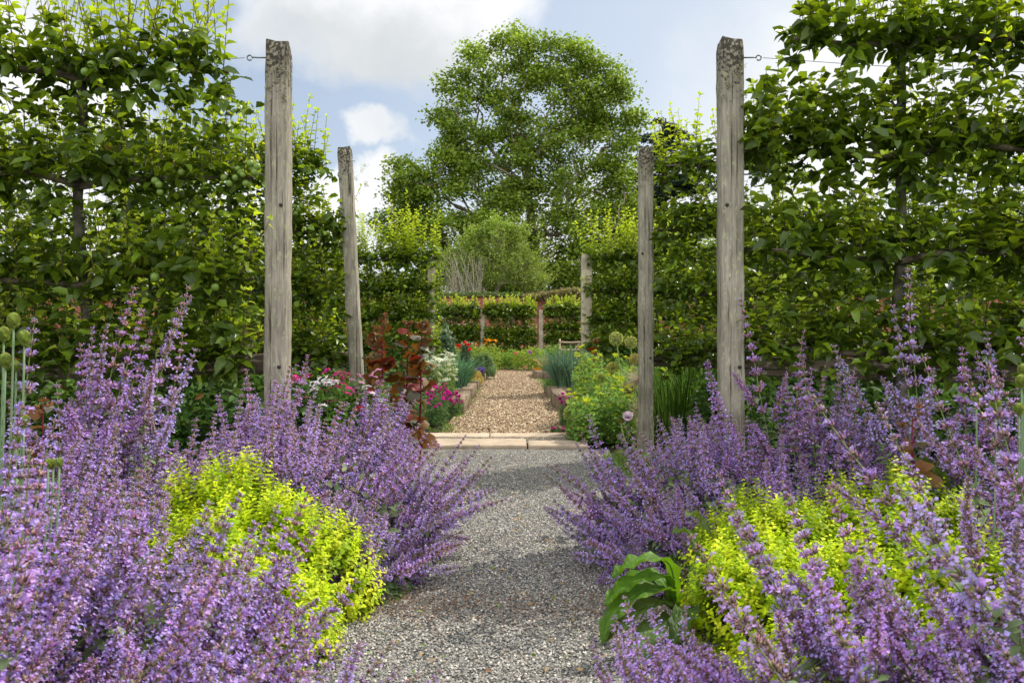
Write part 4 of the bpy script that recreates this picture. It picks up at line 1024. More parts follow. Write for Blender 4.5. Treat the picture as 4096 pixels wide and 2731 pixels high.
M_BROAD = leaf_mat('veined_leaf', .45, .5, .3, (1.5, 1.4, .45))
_nt = M_BROAD.node_tree
_pr = [n for n in _nt.nodes if n.type == 'BSDF_PRINCIPLED'][0]; _at = [n for n in _nt.nodes if n.type == 'ATTRIBUTE'][0]
_tc = _nt.nodes.new('ShaderNodeTexCoord'); _vo = _nt.nodes.new('ShaderNodeTexVoronoi'); _vo.feature = 'DISTANCE_TO_EDGE'; _vo.inputs['Scale'].default_value = 75
_nt.links.new(_tc.outputs['Object'], _vo.inputs['Vector']); _bp = _nt.nodes.new('ShaderNodeBump'); _bp.inputs['Strength'].default_value = .9; _bp.inputs['Distance'].default_value = .004
_nt.links.new(_vo.outputs['Distance'], _bp.inputs['Height']); _nt.links.new(_bp.outputs[0], _pr.inputs['Normal'])
_n = _nt.nodes.new('ShaderNodeTexNoise'); _n.inputs['Scale'].default_value = 38; _n.inputs['Detail'].default_value = 5; _nt.links.new(_tc.outputs['Object'], _n.inputs['Vector'])
_r = ramp(_nt, [(.3, (.55, .5, .4)), (.45, (.9, .95, .9)), (.66, (1.1, 1.1, 1.0)), (.74, (1.6, .9, .5))]); _nt.links.new(_n.outputs['Fac'], _r.inputs[0])
_m = _nt.nodes.new('ShaderNodeMix'); _m.data_type = 'RGBA'; _m.blend_type = 'MULTIPLY'; _m.inputs[0].default_value = 1; _nt.links.new(_at.outputs['Color'], _m.inputs[6]); _nt.links.new(_r.outputs[0], _m.inputs[7]); _nt.links.new(_m.outputs[2], _pr.inputs['Base Color'])
bl = thing('broad_leaved_plant', 'plant with big arching dark green leaves at the right gravel edge', 'plant', (.66, 2.62, 0))
YB = 2.62
def BL(pts, width, c=(.10, .21, .018), nm='leaf'):
    g = Geo(); P = [np.array([PX(x, YB + dy) - .66, dy, PZ(y, YB + dy)]) for x, y, dy in pts]
    strap_leaf(g, P, width, c); lf = part(nm, g, M_BROAD, bl, smooth=True)
    g = Geo(); Q = np.array(P); u_ = np.linspace(0, 1, 16); Q = np.stack([np.interp(u_, np.linspace(0, 1, len(Q)), Q[:, i]) for i in range(3)], -1)
    for _ in range(3): Q[1:-1] = (Q[:-2] + 2 * Q[1:-1] + Q[2:]) / 4
    tube(g, Q - np.array([0, 0, .001]), np.linspace(.0035, .0008, 16), 5, np.array(c) * 1.5 + .05); part('midrib', g, M_PLANT, lf, smooth=True)
BL([(2700, 2330, 0), (2680, 2235, -.05), (2590, 2232, -.08), (2510, 2255, -.1), (2448, 2310, -.12)], .045)
BL([(2700, 2380, 0), (2680, 2300, -.05), (2580, 2305, -.1), (2480, 2350, -.14), (2420, 2420, -.18)], .045, (.12, .25, .02))
BL([(2700, 2420, 0), (2690, 2350, -.05), (2560, 2360, -.12), (2450, 2440, -.18), (2405, 2575, -.24)], .055)
BL([(2720, 2450, 0), (2660, 2400, -.08), (2560, 2430, -.14), (2490, 2500, -.2), (2420, 2560, -.22)], .04, (.13, .2, .05))
BL([(2720, 2460, 0), (2670, 2480, -.1), (2590, 2530, -.2), (2560, 2620, -.26), (2575, 2700, -.28)], .05, (.12, .19, .06))
BL([(2700, 2400, 0), (2620, 2290, .05), (2520, 2300, .08), (2450, 2360, .1)], .04)
BL([(2720, 2470, 0), (2760, 2420, -.1), (2720, 2500, -.2), (2680, 2600, -.25)], .045, (.05, .1, .012))
BL([(2760, 2470, .1), (2800, 2250, .35), (2810, 2120, .4), (2790, 2045, .4), (2740, 2060, .35)], .05, (.2, .27, .09))
BL([(2760, 2470, .1), (2800, 2220, .32), (2760, 2120, .3), (2690, 2125, .25)], .035, (.14, .24, .04))
g = Geo(); tube(g, [[0, 0, -.02], [.02, 0, .12], [.03, .05, .3]], [.02, .016, .008], 8, (.12, .18, .04)); part('stalk', g, M_PLANT, bl, smooth=True)
# a second of its kind further back in the border
bl2 = thing('broad_leaved_plant', 'single big grey green leaf behind the right golden marjoram', 'plant', (1.78, 3.35, 0))
g = Geo(); strap_leaf(g, [[0, 0, .1], [.02, 0, .4], [-.03, -.03, .5], [-.14, -.08, .52]], .05, (.13, .2, .06)); part('leaf', g, M_APPLE, bl2, smooth=True)
g = Geo(); strap_leaf(g, [[0, 0, .1], [.05, -.05, .38], [.12, -.1, .46], [.16, -.14, .34]], .05, (.07, .13, .03)); part('leaf', g, M_APPLE, bl2, smooth=True)

# ================================================================== RED ORACH
def orach_leaf(g, p, d, size, col):
    n = 12; a = np.linspace(0, 2 * np.pi, n, endpoint=False); r = .5 * (1 + .18 * np.cos(3 * a) + .10 * rng.normal(size=n))
    d = unit(np.array(d)); up = unit(np.array([0, 0, 1.]) + NRM(0, .8, 3)); s = unit(np.cross(d, up)); nn = np.cross(s, d)
    c = np.array(p) + d * size * .62; V = [c + nn * .0]
    for ai, ri in zip(a, r): V.append(c + (d * math.cos(ai) * 1.1 + s * math.sin(ai) * .95) * ri * size + nn * size * (.10 * math.sin(ai * 2) - .25 * ri * (math.cos(ai) > 0) + .05 * rng.normal()))
    f = [[0, i + 1, (i + 1) % n + 1] for i in range(n)]
    C = np.array([col] + [np.array(col) * U(.75, 1.25)] * n); g.add(np.array(V), [np.array(f)], C)
    tube(g, [p, c - d * size * .4], .0022, 3, (.25, .03, .05), False)


def orach(X, Y, h, label, leaves=26, s=1.0, sparse=0):
    t = thing('red_orach', label, 'orach', (X, Y, 0), 'red leaved orach plants')
    n = 8; zz = np.linspace(0, h, n); px_ = NRM(0, .008, (n, 2)).cumsum(0) * .6; P = np.stack([px_[:, 0], px_[:, 1], zz], -1); P[0, :2] = 0
    g = Geo(); tube(g, P, np.linspace(.011, .003, n) * s, 7, (.20, .015, .045)); part('stem', g, M_PLANT, t, smooth=True)
    for k in range(leaves):
        u = U(.12 if not sparse else sparse, 1.0) ** .85; z = u * h; c = np.array([np.interp(z, zz, P[:, 0]), np.interp(z, zz, P[:, 1]), z]); a = k * 2.4 + NRM(0, .3)
        g = Geo(); sz = s * (.145 * (1 - .6 * u ** 2)) * U(.7, 1.2)
        back = math.sin(a)
        col = ((.17, .07, .015), (.12, .055, .015), (.20, .10, .02), (.12, .12, .06), (.22, .22, .17), (.2, .03, .02))[rng.choice(6, p=[.3, .2, .18, .12, .1, .1])]
        orach_leaf(g, c, [math.cos(a), back * .8, .30 - .6 * (1 - u) + NRM(0, .4)], sz, col)
        part('leaf', g, M_ORACH, t)
    for k in range(5):
        g = Geo(); b0 = np.array([P[-1][0], P[-1][1], h]) + NRM(0, .02, 3)
        place(g, LEAFS[1], np.tile(b0, (6, 1)), rdir(6, .2, 1), rdir(6), .035 * s, jit((.22, .12, .06), 6)); part('bud_leaf', g, M_ORACH, t)
M_ORACH = leaf_mat('orach_leaf', .34, .5, .3, (1.25, .8, .3))
orach(-.735, 6.35, 1.13, 'tallest right hand stem of dark red orach beside the paving', 48)
orach(-.875, 6.5, 1.14, 'second stem of red orach from the right, beside the paving', 32)
orach(-1.03, 6.4, 1.18, 'red orach in the middle of the group by the second left post', 36)
orach(-1.13, 6.65, 1.10, 'red orach closest to the second left post', 40)
orach(1.58, 3.15, .70, 'lone red orach shoot with an orange leaf in the right catmint', 9, .7, sparse=.55)
orach(-1.70, 2.85, .78, 'red orach leaves showing through the left catmint', 8, .6, sparse=.6)

# ================================================================== SEED HEADS
def drumstick(X, Y, z, label, r=.017, lean=0.0):
    t = thing('drumstick_seed_head', label, 'seed head', (X, Y, 0), 'green drumstick seed heads on thin stalks')
    n = 10; tt = np.linspace(0, 1, n); P = np.stack([lean * (tt ** 1.5 - 1) * 1.0 + .02 * np.sin(tt * 2.5), 0 * tt, tt * (z - r)], -1)
    g = Geo(); tube(g, P, np.linspace(.0035, .0028, n), 5, (.25, .36, .2)); part('stalk', g, M_PLANT, t, smooth=True)
    g = Geo(); m = 260; i = np.arange(m) + .5; ph = np.arccos(1 - 2 * i / m); th = np.pi * (1 + 5 ** .5) * i
    d = np.stack([np.cos(th) * np.sin(ph), np.sin(th) * np.sin(ph), np.cos(ph)], -1)
    d2 = d * np.array([1, 1, 1.35]) * (1 - .12 * d[:, 2:3])
    c = np.array([P[-1][0], 0, z])
    place(g, diamond_template(.9, .3, .3), c + d2 * r * .82, d + np.array([0, 0, .5]), d, r * .38, jit((.30, .38, .09), m, .2))
    Vs = []; 
    for k in range(8):
        for j in range(10): Vs.append(c + r * .86 * np.array([math.cos(j * .628) * math.sin(k / 7 * 3.14), math.sin(j * .628) * math.sin(k / 7 * 3.14), 1.3 * math.cos(k / 7 * 3.14)]))
    g.add(np.array(Vs), [np.array([[k * 10 + j, k * 10 + (j + 1) % 10, (k + 1) * 10 + (j + 1) % 10, (k + 1) * 10 + j] for k in range(7) for j in range(10)])], (.20, .27, .05))
    part('head', g, M_PLANT, t)
for (px, py, Y, r, lab) in ((37, 1280, 2.2, .019, 'highest drumstick seed head at the left edge'), (80, 1350, 2.2, .019, 'second highest drumstick seed head at the left edge'), (48, 1462, 2.3, .014, 'small drumstick seed head just under the two highest at left'),
                           (-2, 1335, 2.25, .019, 'drumstick seed head cut by the left edge of the view, upper one'), (4, 1440, 2.2, .019, 'drumstick seed head at the left edge, lower one'), (79, 1680, 2.2, .015, 'drumstick seed head low on the left beside the orange leaf'), (48, 1755, 2.2, .012, 'tiny drumstick seed head among the left catmint flowers'),
                           (175, 1850, 2.1, .011, 'left one of the trio of tiny drumstick heads in the left catmint'), (195, 1852, 2.12, .011, 'middle one of the trio of tiny drumstick heads in the left catmint'), (219, 1848, 2.1, .011, 'right one of the trio of tiny drumstick heads in the left catmint'),
                           (3890, 1592, 2.5, .017, 'leftmost drumstick seed head on the right side'), (3966, 1614, 2.4, .018, 'drumstick seed head right of the leftmost one on the right'), (4060, 1635, 2.4, .017, 'lowest drumstick seed head at the right edge'),
                           (4078, 1478, 2.5, .018, 'highest drumstick seed head at the right edge'), (4070, 1522, 2.45, .018, 'drumstick seed head just below the highest at the right edge'), (4092, 1555, 2.5, .018, 'drumstick seed head touching the right edge of the view')):
    drumstick(PX(px, Y), Y, PZ(py, Y), lab, r * .85, lean=.04 if px < 2000 else .02)


def globe_head(X, Y, z, r, label, col=(.5, .52, .16), base=None, m=150):
    t = thing('allium_seed_head', label, 'allium', (X, Y, 0), 'globe allium seed heads')
    b = base or (0, 0); g = Geo(); tt = np.linspace(0, 1, 8)
    tube(g, np.stack([b[0] * (1 - tt) , b[1] * (1 - tt), tt * z], -1), .006, 6, (.42, .5, .17)); part('stalk', g, M_PLANT, t, smooth=True)
    g = Geo(); d = rdir(m); c = np.array([0, 0, z])
    for k in range(m): tube(g, [c, c + d[k] * r * .93], .0011, 3, np.array(col) * .8, False)
    for s_ in range(3): place(g, leaf_template(.9, .3, .4), c + d * r * .88, d + NRM(0, .5, (m, 3)), rdir(m), r * .2, jit(col, m, .2))
    part('head', g, M_PLANT, t)
for (px, py, Y, r, lab, b, c) in ((2465, 1355, 8.6, .077, 'highest globe allium head beside the second right post', (.13, 0), (.5, .55, .2)), (2523, 1370, 8.8, .072, 'globe allium head touching the second right post', (.05, 0), (.5, .52, .2)),
                                 (2538, 1437, 8.6, .062, 'yellowish globe allium head below the one touching the post', (.02, 0), (.62, .52, .2)), (2450, 1472, 8.7, .066, 'globe allium head with straw centre above the green flowers', (.03, 0), (.52, .5, .16)),
                                 (2287, 1655, 7.9, .085, 'green globe allium head leaning beside the right sleeper', (.5, -.2), (.4, .5, .14)), (2512, 1555, 8.3, .06, 'brown dried globe allium head near the second right post', (0, 0), (.30, .22, .08)),
                                 (2400, 1510, 8.6, .055, 'small green globe allium head amid the yellow flowers', (0, 0), (.4, .48, .12)), (2481, 1685, 7.4, .02, 'small ochre seed pod next to the white poppy', (.05, -.1), (.45, .3, .05))):
    globe_head(PX(px, Y), Y, PZ(py, Y), r, lab, c, b)
g = Geo(); c = np.array([0, 0, 0.]); d = rdir(130)
d[:, 0] = -abs(d[:, 0])
for k in range(130): tube(g, [c, c + d[k] * U(.08, .2)], [.0016, .0008], 3, jit((.62, .5, .42), 1, .2)[0], False)
tube(g, [[.02, 0, -.75], c], .005, 5, (.5, .45, .25)); tag(part('starburst_seed_head', g, M_PLANT, None, (PX(2555, 7.6), 7.6, PZ(1520, 7.6))), 'spiky pale pink starburst seed head left of the second right post', 'seed head')
g = Geo(); d = rdir(90)
for k in range(90): tube(g, [c, c + d[k] * U(.06, .13)], [.0016, .0008], 3, jit((.6, .5, .4), 1, .2)[0], False)
tube(g, [[.02, 0, -.6], c], .005, 5, (.5, .45, .25)); tag(part('starburst_seed_head', g, M_PLANT, None, (PX(2545, 7.5), 7.5, PZ(1640, 7.5))), 'smaller straw starburst seed head low beside the second right post', 'seed head')

# ================================================================== RAISED BEDS OF SLEEPERS
def raised_bed(x0, x1, y0, y1, label, side, h=.21, mossy=False, seed=0):
    t = thing('raised_bed', label, 'raised bed', ((x0 + x1) / 2, (y0 + y1) / 2, 0), 'raised beds of old sleepers')
    cx, cy_ = (x0 + x1) / 2, (y0 + y1) / 2; w_ = .2
    inner = x1 if side < 0 else x0  # path side
    def sl(a, b, c, d, hh, s): part('sleeper', box_geo(a - cx, b - cx, c - cy_, d - cy_, -.03, hh, .09, .008, .014, seed=seed + s), M_SLEEPER, t)
    if side < 0:
        sl(x1 - w_, x1, y0, y1, h, 1); sl(x0, x1 - w_ - .004, y0 + .03, y0 + w_, h * .95, 2); sl(x0, x1 - w_ - .004, y1 - w_, y1 - .02, h * .93, 3)
    else:
        sl(x0, x0 + w_, y0, y1, h, 1); sl(x0 + w_ + .004, x1, y0 + .03, y0 + w_, h * .95, 2); sl(x0 + w_ + .004, x1, y1 - w_, y1 - .02, h * .93, 3)
    s = sheet(x0 - cx + .02, x1 - cx - .02, y0 - cy_ + .05, y1 - cy_ - .05, h * .78, 12, 12, .02); part('soil', s, bpy.data.materials['dark_soil'], t)
    return t
raised_bed(-2.5, -.64, 10.7, 12.4, 'nearest sleeper bed on the left with pink flowers spilling over it', -1, .23, seed=1)
raised_bed(-2.5, -.66, 13.3, 15.0, 'second sleeper bed on the left planted with chives', -1, .22, seed=2)
raised_bed(-2.5, -.68, 16.1, 17.7, 'third sleeper bed on the left with the golden thyme cushion', -1, .21, seed=3)
raised_bed(-2.5, -.66, 19.6, 22.4, 'furthest sleeper bed on the left below the round grey green bush', -1, .2, seed=4)
raised_bed(.62, 2.4, 11.2, 12.9, 'nearest sleeper bed on the right with mossy top', 1, .24, seed=5)
raised_bed(.60, 2.4, 13.8, 15.1, 'second sleeper bed on the right holding blue green leeks', 1, .22, seed=6)
raised_bed(.60, 2.6, 20.9, 23.4, 'furthest sleeper bed on the right with yellowing leeks', 1, .22, seed=7)
strew('moss', 'orange moss on the far right sleeper corner', 'moss', 350, lambda n: U(.6, .82, n), lambda n: U(21.6, 23.0, n), lambda n: .225 + np.abs(NRM(0, .008, n)), (.02, .04), (.45, .2, .01), M_PLANT)

# ================================================================== MID GARDEN PLANTS
def grass_clump(name, label, cat, X, Y, z0, n, h, spread, col, width=.006, bend=.5, group=None, rad=.08, tipcol=None, mat=None):
    t = thing(name, label, cat, (X, Y, z0), group); g = Geo()
    for k in range(n):
        a = U(0, 6.28); L_ = h * U(.6, 1.1); b = np.array([math.cos(a), math.sin(a), 0]); lean = U(0, spread); r0 = rad * math.sqrt(U(0, 1))
        tt = np.linspace(0, 1, 6); out = r0 + L_ * (lean * tt + bend * lean * tt ** 3); up = L_ * (tt - .45 * bend * lean * tt ** 3)
        P = b[None] * out[:, None] + np.stack([0 * tt, 0 * tt, up], -1)
        c = jit(col, 1, .22)[0]; cc = np.tile(c, (6, 1))
        if tipcol is not None and rng.random() < .4: cc[3:] = tipcol
        tube(g, P, width * np.array([.9, 1, .95, .8, .5, .12]), 3, cc, False)
    part('blade', g, mat or M_PLANT, t); t.children[0]['kind'] = 'stuff'; return t


def flower_patch(name, label, cat, X, Y, z0, rx, ry, h, nst, head, stemcol, leafcol, leafn, leafsz, heads=True, zj=.25, partname='flower', group=None, hs=(.8, 1.2), tpl=None, face=None, leaftop=.8):
    t = thing(name, label, cat, (X, Y, z0), group); g = Geo()
    for k in range(nst):
        a = U(0, 6.28); r = math.sqrt(U(0, 1)); x, y = math.cos(a) * r * rx, math.sin(a) * r * ry; z = h * U(1 - zj, 1 + zj * .4)
        b = np.array([x * .7, y * .7, 0]); e = np.array([x, y, z]); m = (b + e) / 2 + NRM(0, .01, 3)
        tube(g, [b, m, e], [.003, .0025, .002], 3, jit(stemcol, 1, .2)[0], False)
        if heads and k < 100:
            o = part(partname, head, None, t, tuple(e)); s = U(*hs); o.scale = (s, s, s); o.rotation_euler = (NRM(0, .35) + (face or 0), NRM(0, .35), U(0, 6.28) if not face else NRM(0, .4))
    if leafn:
        a = U(0, 6.28, leafn); r = np.sqrt(U(0, 1, leafn)); ph_ = U(0, 50); lump = np.array([1 + .55 * mnoise.noise(Vector((math.cos(q) * w_ * rx * 7 + ph_, math.sin(q) * w_ * ry * 7, 2))) for q, w_ in zip(a, r)])
        z = U(0, 1, leafn) ** .8 * h * leaftop * (1.05 - .12 * r) * lump
        p = np.stack([np.cos(a) * r * rx, np.sin(a) * r * ry, z], -1)
        place(g, tpl or leaf_template(.5, .25, .12), p, rdir(leafn, -.2, .9), rdir(leafn, .2, 1), U(.6, 1.3, leafn) * leafsz, jit(leafcol, leafn, .25))
    part('foliage', g, M_PLANT, t); return t


def head_mesh(kind):
    g = Geo()
    if kind == 'poppy_red' or kind == 'poppy_pale' or kind == 'poppy_purple' or kind == 'poppy_pink':
        col = {'poppy_red': (.75, .02, .015), 'poppy_pale': (.85, .72, .8), 'poppy_purple': (.4, .08, .42), 'poppy_pink': (.75, .12, .22)}[kind]
        for k in range(5):
            a0 = k * 1.257; V = []; C = []
            for i in range(5):
                for j in range(5):
                    u = i / 4; v = (j / 4 - .5) * 1.5; r = .048 * math.sin(u * 1.75) * (1 + .06 * math.sin(j * 2.5)); z = .05 * u ** 2 + .006 * math.sin(j * 3 + k)
                    V.append((r * math.cos(a0 + v), r * math.sin(a0 + v), z)); C.append(np.array(col) * (.35 if u < .3 else 1))
            g.add(np.array(V), [np.array([[i * 5 + j, i * 5 + j + 1, (i + 1) * 5 + j + 1, (i + 1) * 5 + j] for i in range(4) for j in range(4)])], np.array(C))
        tube(g, [[0, 0, 0], [0, 0, .018], [0, 0, .024]], [.008, .011, .006], 8, (.3, .1, .2) if kind != 'poppy_red' else (.02, .02, .02))
    elif kind == 'umbel':
        n = 46; a = U(0, 6.28, n); r = np.sqrt(U(0, 1, n)) * .048
        place(g, diamond_template(1.0, .1), np.stack([np.cos(a) * r, np.sin(a) * r, .02 - r ** 2 * 5], -1), rdir(n, -.1, .3), rdir(n, .8, 1), .016, jit((.78, .8, .62), n, .1))
        for k in range(9): tube(g, [[0, 0, -.03], [math.cos(k * .7) * .035, math.sin(k * .7) * .035, .012]], .0012, 3, (.3, .4, .12), False)
    elif kind == 'dianthus':
        n = 24; d = rdir(n, .0, .8); place(g, leaf_template(.9, .2), np.zeros((n, 3)), d, rdir(n, .5, 1), .026, jit((.62, .02, .34), n, .2))
        tube(g, [[0, 0, -.02], [0, 0, .004]], [.004, .006], 5, (.15, .04, .08))
    elif kind == 'phlox_white' or kind == 'phlox_pink' or kind == 'phlox_red' or kind == 'phlox_blush':
        col = {'phlox_white': (.85, .85, .85), 'phlox_pink': (.62, .06, .26), 'phlox_red': (.32, .008, .03), 'phlox_blush': (.75, .4, .6)}[kind]
        for q in range(13):
            a = U(0, 6.28); r = math.sqrt(U(0, 1)) * .05; c = np.array([math.cos(a) * r, math.sin(a) * r, .03 - r * r * 10]); d = rdir(6, -.1, .3)
            place(g, leaf_template(.9, .1), np.tile(c, (6, 1)), d, np.tile([math.cos(a) * .4, -.4, 1], (6, 1)), .019, jit(col, 6, .1))
    elif kind == 'yellowgreen':
        n = 26; a = U(0, 6.28, n); r = np.sqrt(U(0, 1, n)) * .035
        place(g, diamond_template(.9, .1), np.stack([np.cos(a) * r, np.sin(a) * r, U(0, .025, n)], -1), rdir(n, -.1, .5), rdir(n, .5, 1), .022, jit((.52, .60, .02), n, .15))
    elif kind == 'seedpod':
        tube(g, [[0, 0, -.02], [0, 0, 0], [0, 0, .02], [0, 0, .036], [0, 0, .04], [0, 0, .043]], [.004, .013, .017, .011, .017, .004], 8, (.5, .55, .38))
    elif kind == 'marigold':
        n = 26; place(g, leaf_template(.45, .2), np.zeros((n, 3)), rdir(n, -.1, .5), rdir(n, .6, 1), .036, jit((.85, .38, .01), n, .1))
    elif kind == 'violet':
        n = 16; place(g, leaf_template(.8, .2), NRM(0, .012, (n, 3)), rdir(n), rdir(n, .5, 1), .028, jit((.16, .05, .42), n, .2))
    me = g.mesh(kind); me.materials.append(M_FLOWER); return me
HD = {k: head_mesh(k) for k in ('poppy_red', 'poppy_pale', 'poppy_purple', 'poppy_pink', 'umbel', 'dianthus', 'phlox_white', 'phlox_pink', 'phlox_red', 'phlox_blush', 'yellowgreen', 'seedpod', 'marigold', 'violet')}

def poppy(px, py, Y, kind, label, s=1.0, stem=(.3, .42, .22)):
    t = thing('poppy', label, 'poppy', (PX(px, Y), Y, 0), 'poppies'); z = PZ(py, Y); g = Geo()
    tube(g, [[NRM(0, .03), 0, 0], [NRM(0, .02), 0, z * .5], [0, 0, z]], [.004, .0035, .003], 4, stem, False); part('stem', g, M_PLANT, t)
    o = part('flower', HD[kind], None, t, (0, 0, z)); o.scale = (s * .62, s * .62, s * .62) if py < 1600 else (s, s, s); o.rotation_euler = (R(42), NRM(0, .15), NRM(0, .3))
for (px, py, Y, k, s, lab) in ((1835, 1386, 17.6, 'poppy_red', 1.5, 'red poppy with the widest bloom, left of the pair below the topmost'), (1862, 1373, 17.8, 'poppy_red', 1.3, 'topmost red poppy of the group above the round bush'), (1873, 1383, 17.6, 'poppy_red', 1.4, 'red poppy just right of and below the topmost'),
                               (1882, 1401, 17.4, 'poppy_red', 1.4, 'rightmost red poppy above the round bush'), (1769, 1402, 17.0, 'poppy_red', 1.4, 'leftmost red poppy among the grey green leaves'), (1808, 1401, 17.0, 'poppy_red', 1.5, 'red poppy between the leftmost and the widest'),
                               (1790, 1412, 17.0, 'poppy_pink', 1.0, 'small half closed poppy low in the grey green leaves'), (2119, 1412, 26.5, 'poppy_purple', 2.0, 'purple poppy right of the bare grey trunk'), (2063, 1416, 27.0, 'poppy_pink', 1.6, 'pink poppy right beside the bare grey trunk'),
                               (2071, 1410, 27.2, 'poppy_red', 1.3, 'far red poppy above the pink one by the trunk'), (2099, 1471, 25.6, 'poppy_pink', 1.2, 'low pink poppy near the end of the path'), (2090, 1388, 31.0, 'poppy_pink', 1.5, 'distant magenta bloom in the far espalier row'),
                               (2012, 1406, 29.0, 'poppy_red', 1.1, 'distant red poppy left of the bare trunk'), (2513, 1675, 7.45, 'poppy_pale', 1.05, 'white poppy with a dark pink heart near the second right post')):
    poppy(px, py, Y, k, lab, s)
GG = (.16, .25, .15)
def grow_patch(name, label, cat, px0, px1, pytop, pybase, Y, z0, n, sz, col, head=None, nh=30, hs=(.8, 1.2), tpl=None, stemcol=None, partname='flower', depth=None, zj=.25, leaftop=.85, group=None):
    X = PX((px0 + px1) / 2, Y); rx = (px1 - px0) / 2 / F * Y; h = PZ(pytop, Y) - z0
    return flower_patch(name, label, cat, X, Y, z0, rx, depth or rx * .8, h, nh, HD[head] if head else None, stemcol or col, col, n, sz, head is not None, zj, partname, group, hs, tpl, None, leaftop)
grow_patch('poppy_foliage', 'tall grey green poppy foliage with pale seed pods left of the red poppies', 'poppy plant', 1735, 1822, 1335, 1500, 16.9, .2, 2600, .075, GG, 'seedpod', 34, (1.0, 1.5), partname='seed_pod', leaftop=.95)
grow_patch('poppy_foliage', 'narrow grey green poppy foliage under the topmost red poppy', 'poppy plant', 1842, 1888, 1385, 1500, 17.9, .2, 1100, .07, GG, 'seedpod', 10, (1.0, 1.4), partname='seed_pod', leaftop=.95)
grow_patch('white_umbel_flower', 'frothy creamy white umbel flowers above the nearest left bed', 'flowers', 1738, 1822, 1445, 1590, 12.0, .2, 1500, .05, (.22, .32, .1), 'umbel', 85, (.8, 1.2), zj=.6, depth=.5)
grow_patch('white_umbel_flower', 'second patch of white umbels low beside the first', 'flowers', 1700, 1760, 1470, 1600, 11.3, .1, 900, .05, (.22, .32, .1), 'umbel', 36, (.7, 1.1), zj=.6)
grow_patch('feathery_herb', 'feathery bright green herb behind the white umbels', 'herb', 1795, 1890, 1452, 1530, 15.6, .2, 3800, .05, (.14, .3, .05), None, 20, tpl=leaf_template(.2, .3))
grow_patch('violet_cushion', 'small dark violet flowers at the edge of the far left bed', 'flowers', 1893, 1938, 1478, 1505, 19.0, .15, 500, .05, (.1, .18, .05), 'violet', 30, (1.0, 1.5))
grass_clump('chive_clump', 'blue green chive clump arching over the second left bed', 'chives', PX(1828, 13.9), 13.9, .16, 220, .62, .5, (.16, .32, .17), .009, .9, rad=.14)
sprig_mound('golden_thyme', 'bronze gold thyme cushion on the third left bed', 'thyme', PX(1888, 16.6), 16.6, .25, .3, .24, 900, .03, 4, [(.52, .38, .06), (.42, .36, .07), (.6, .42, .1)], None, M_PLANT, .16, .05, tpl=diamond_template(.4))
sprig_mound('round_bush', 'round grey green bush on the furthest left bed', 'bush', PX(1930, 20.6), 20.6, .38, .36, .47, 2600, .05, 4, [(.17, .27, .09), (.13, .22, .08), (.22, .32, .12)], None, M_PLANT, .14, .12, tpl=diamond_template(.22), drop=.6, wob=.2)
for i, (px0, px1, pt, Y, n, lab) in enumerate(((1590, 1700, 1535, 8.9, 46, 'magenta pinks behind the red orach'), (1700, 1790, 1560, 9.6, 52, 'magenta pinks left of the nearest left bed'), (1770, 1850, 1580, 10.6, 46, 'magenta pinks spilling over the nearest left sleeper'))):
    grow_patch('pink_dianthus', lab, 'pinks', px0, px1, pt, 1700, Y, 0.0, 1700, .055, (.14, .24, .1), 'dianthus', n, (.7, 1.1), tpl=leaf_template(.13, .2), zj=.45, depth=.35, leaftop=.7, group='magenta pinks')
grow_patch('pink_dianthus', 'scattered magenta pinks along the nearest right sleeper', 'pinks', 2240, 2300, 1600, 1700, 9.3, 0.0, 1100, .05, (.14, .24, .1), 'dianthus', 24, (.7, 1.1), tpl=leaf_template(.13, .2), zj=.6, depth=.5, leaftop=.7, group='magenta pinks')
grow_patch('pink_dianthus', 'low pair of pinks at the right end of the slabs', 'pinks', 2205, 2270, 1715, 1750, 8.6, 0.0, 500, .04, (.14, .24, .1), 'dianthus', 9, (.7, 1.1), tpl=leaf_template(.13, .2), zj=.5, leaftop=.8, group='magenta pinks')
for (px, py, Y, k, n, rx, lab) in ((1215, 1530, 5.75, 'phlox_pink', 12, .13, 'magenta sweet william nearest the left post'), (1275, 1550, 5.7, 'phlox_white', 16, .15, 'white sweet william in the middle of the left group'), (1340, 1520, 5.9, 'phlox_pink', 12, .12, 'magenta sweet william behind the white ones'),
                                  (1450, 1530, 6.1, 'phlox_blush', 12, .13, 'blush pink sweet william beside the second left post'), (1510, 1590, 5.9, 'phlox_white', 8, .1, 'white sweet william under the red orach'), (1480, 1660, 5.8, 'phlox_red', 14, .14, 'deep crimson sweet william low under the orach'), (1130, 1500, 5.6, 'phlox_white', 5, .08, 'few white blooms at the edge of the nearest left post')):
    flower_patch('sweet_william', lab, 'sweet william', PX(px, Y), Y, 0, rx, .14, PZ(py, Y), n, HD[k], (.15, .25, .06), (.1, .2, .04), 420, .06, zj=.3, group='sweet williams', leaftop=.95, hs=(.5, .85))
YG = (.22, .36, .08)
for i, (px0, px1, pt, Y, n, nh, lab) in enumerate(((2270, 2400, 1600, 7.9, 2300, 34, 'leafy yellow green flowering plant at the right end of the slabs'), (2390, 2530, 1560, 8.0, 2300, 32, 'leafy yellow green flowering plant beside the second right post'), (2290, 2420, 1440, 9.2, 1600, 24, 'tall yellow green umbels behind the leaning allium'),
                                                  (2420, 2560, 1470, 9.6, 1600, 24, 'tall yellow green umbels behind the globe alliums'), (2300, 2440, 1500, 10.4, 1300, 20, 'yellow green umbels furthest back on the right'))):
    grow_patch('yellow_green_umbel', lab, 'flowers', px0, px1, pt, 1740, Y, 0, n, .048, YG, 'yellowgreen', nh, (.6, 1.0), tpl=leaf_template(.55, .35, .2), zj=.5, depth=.5, group='yellow green flowering plants', leaftop=.92)
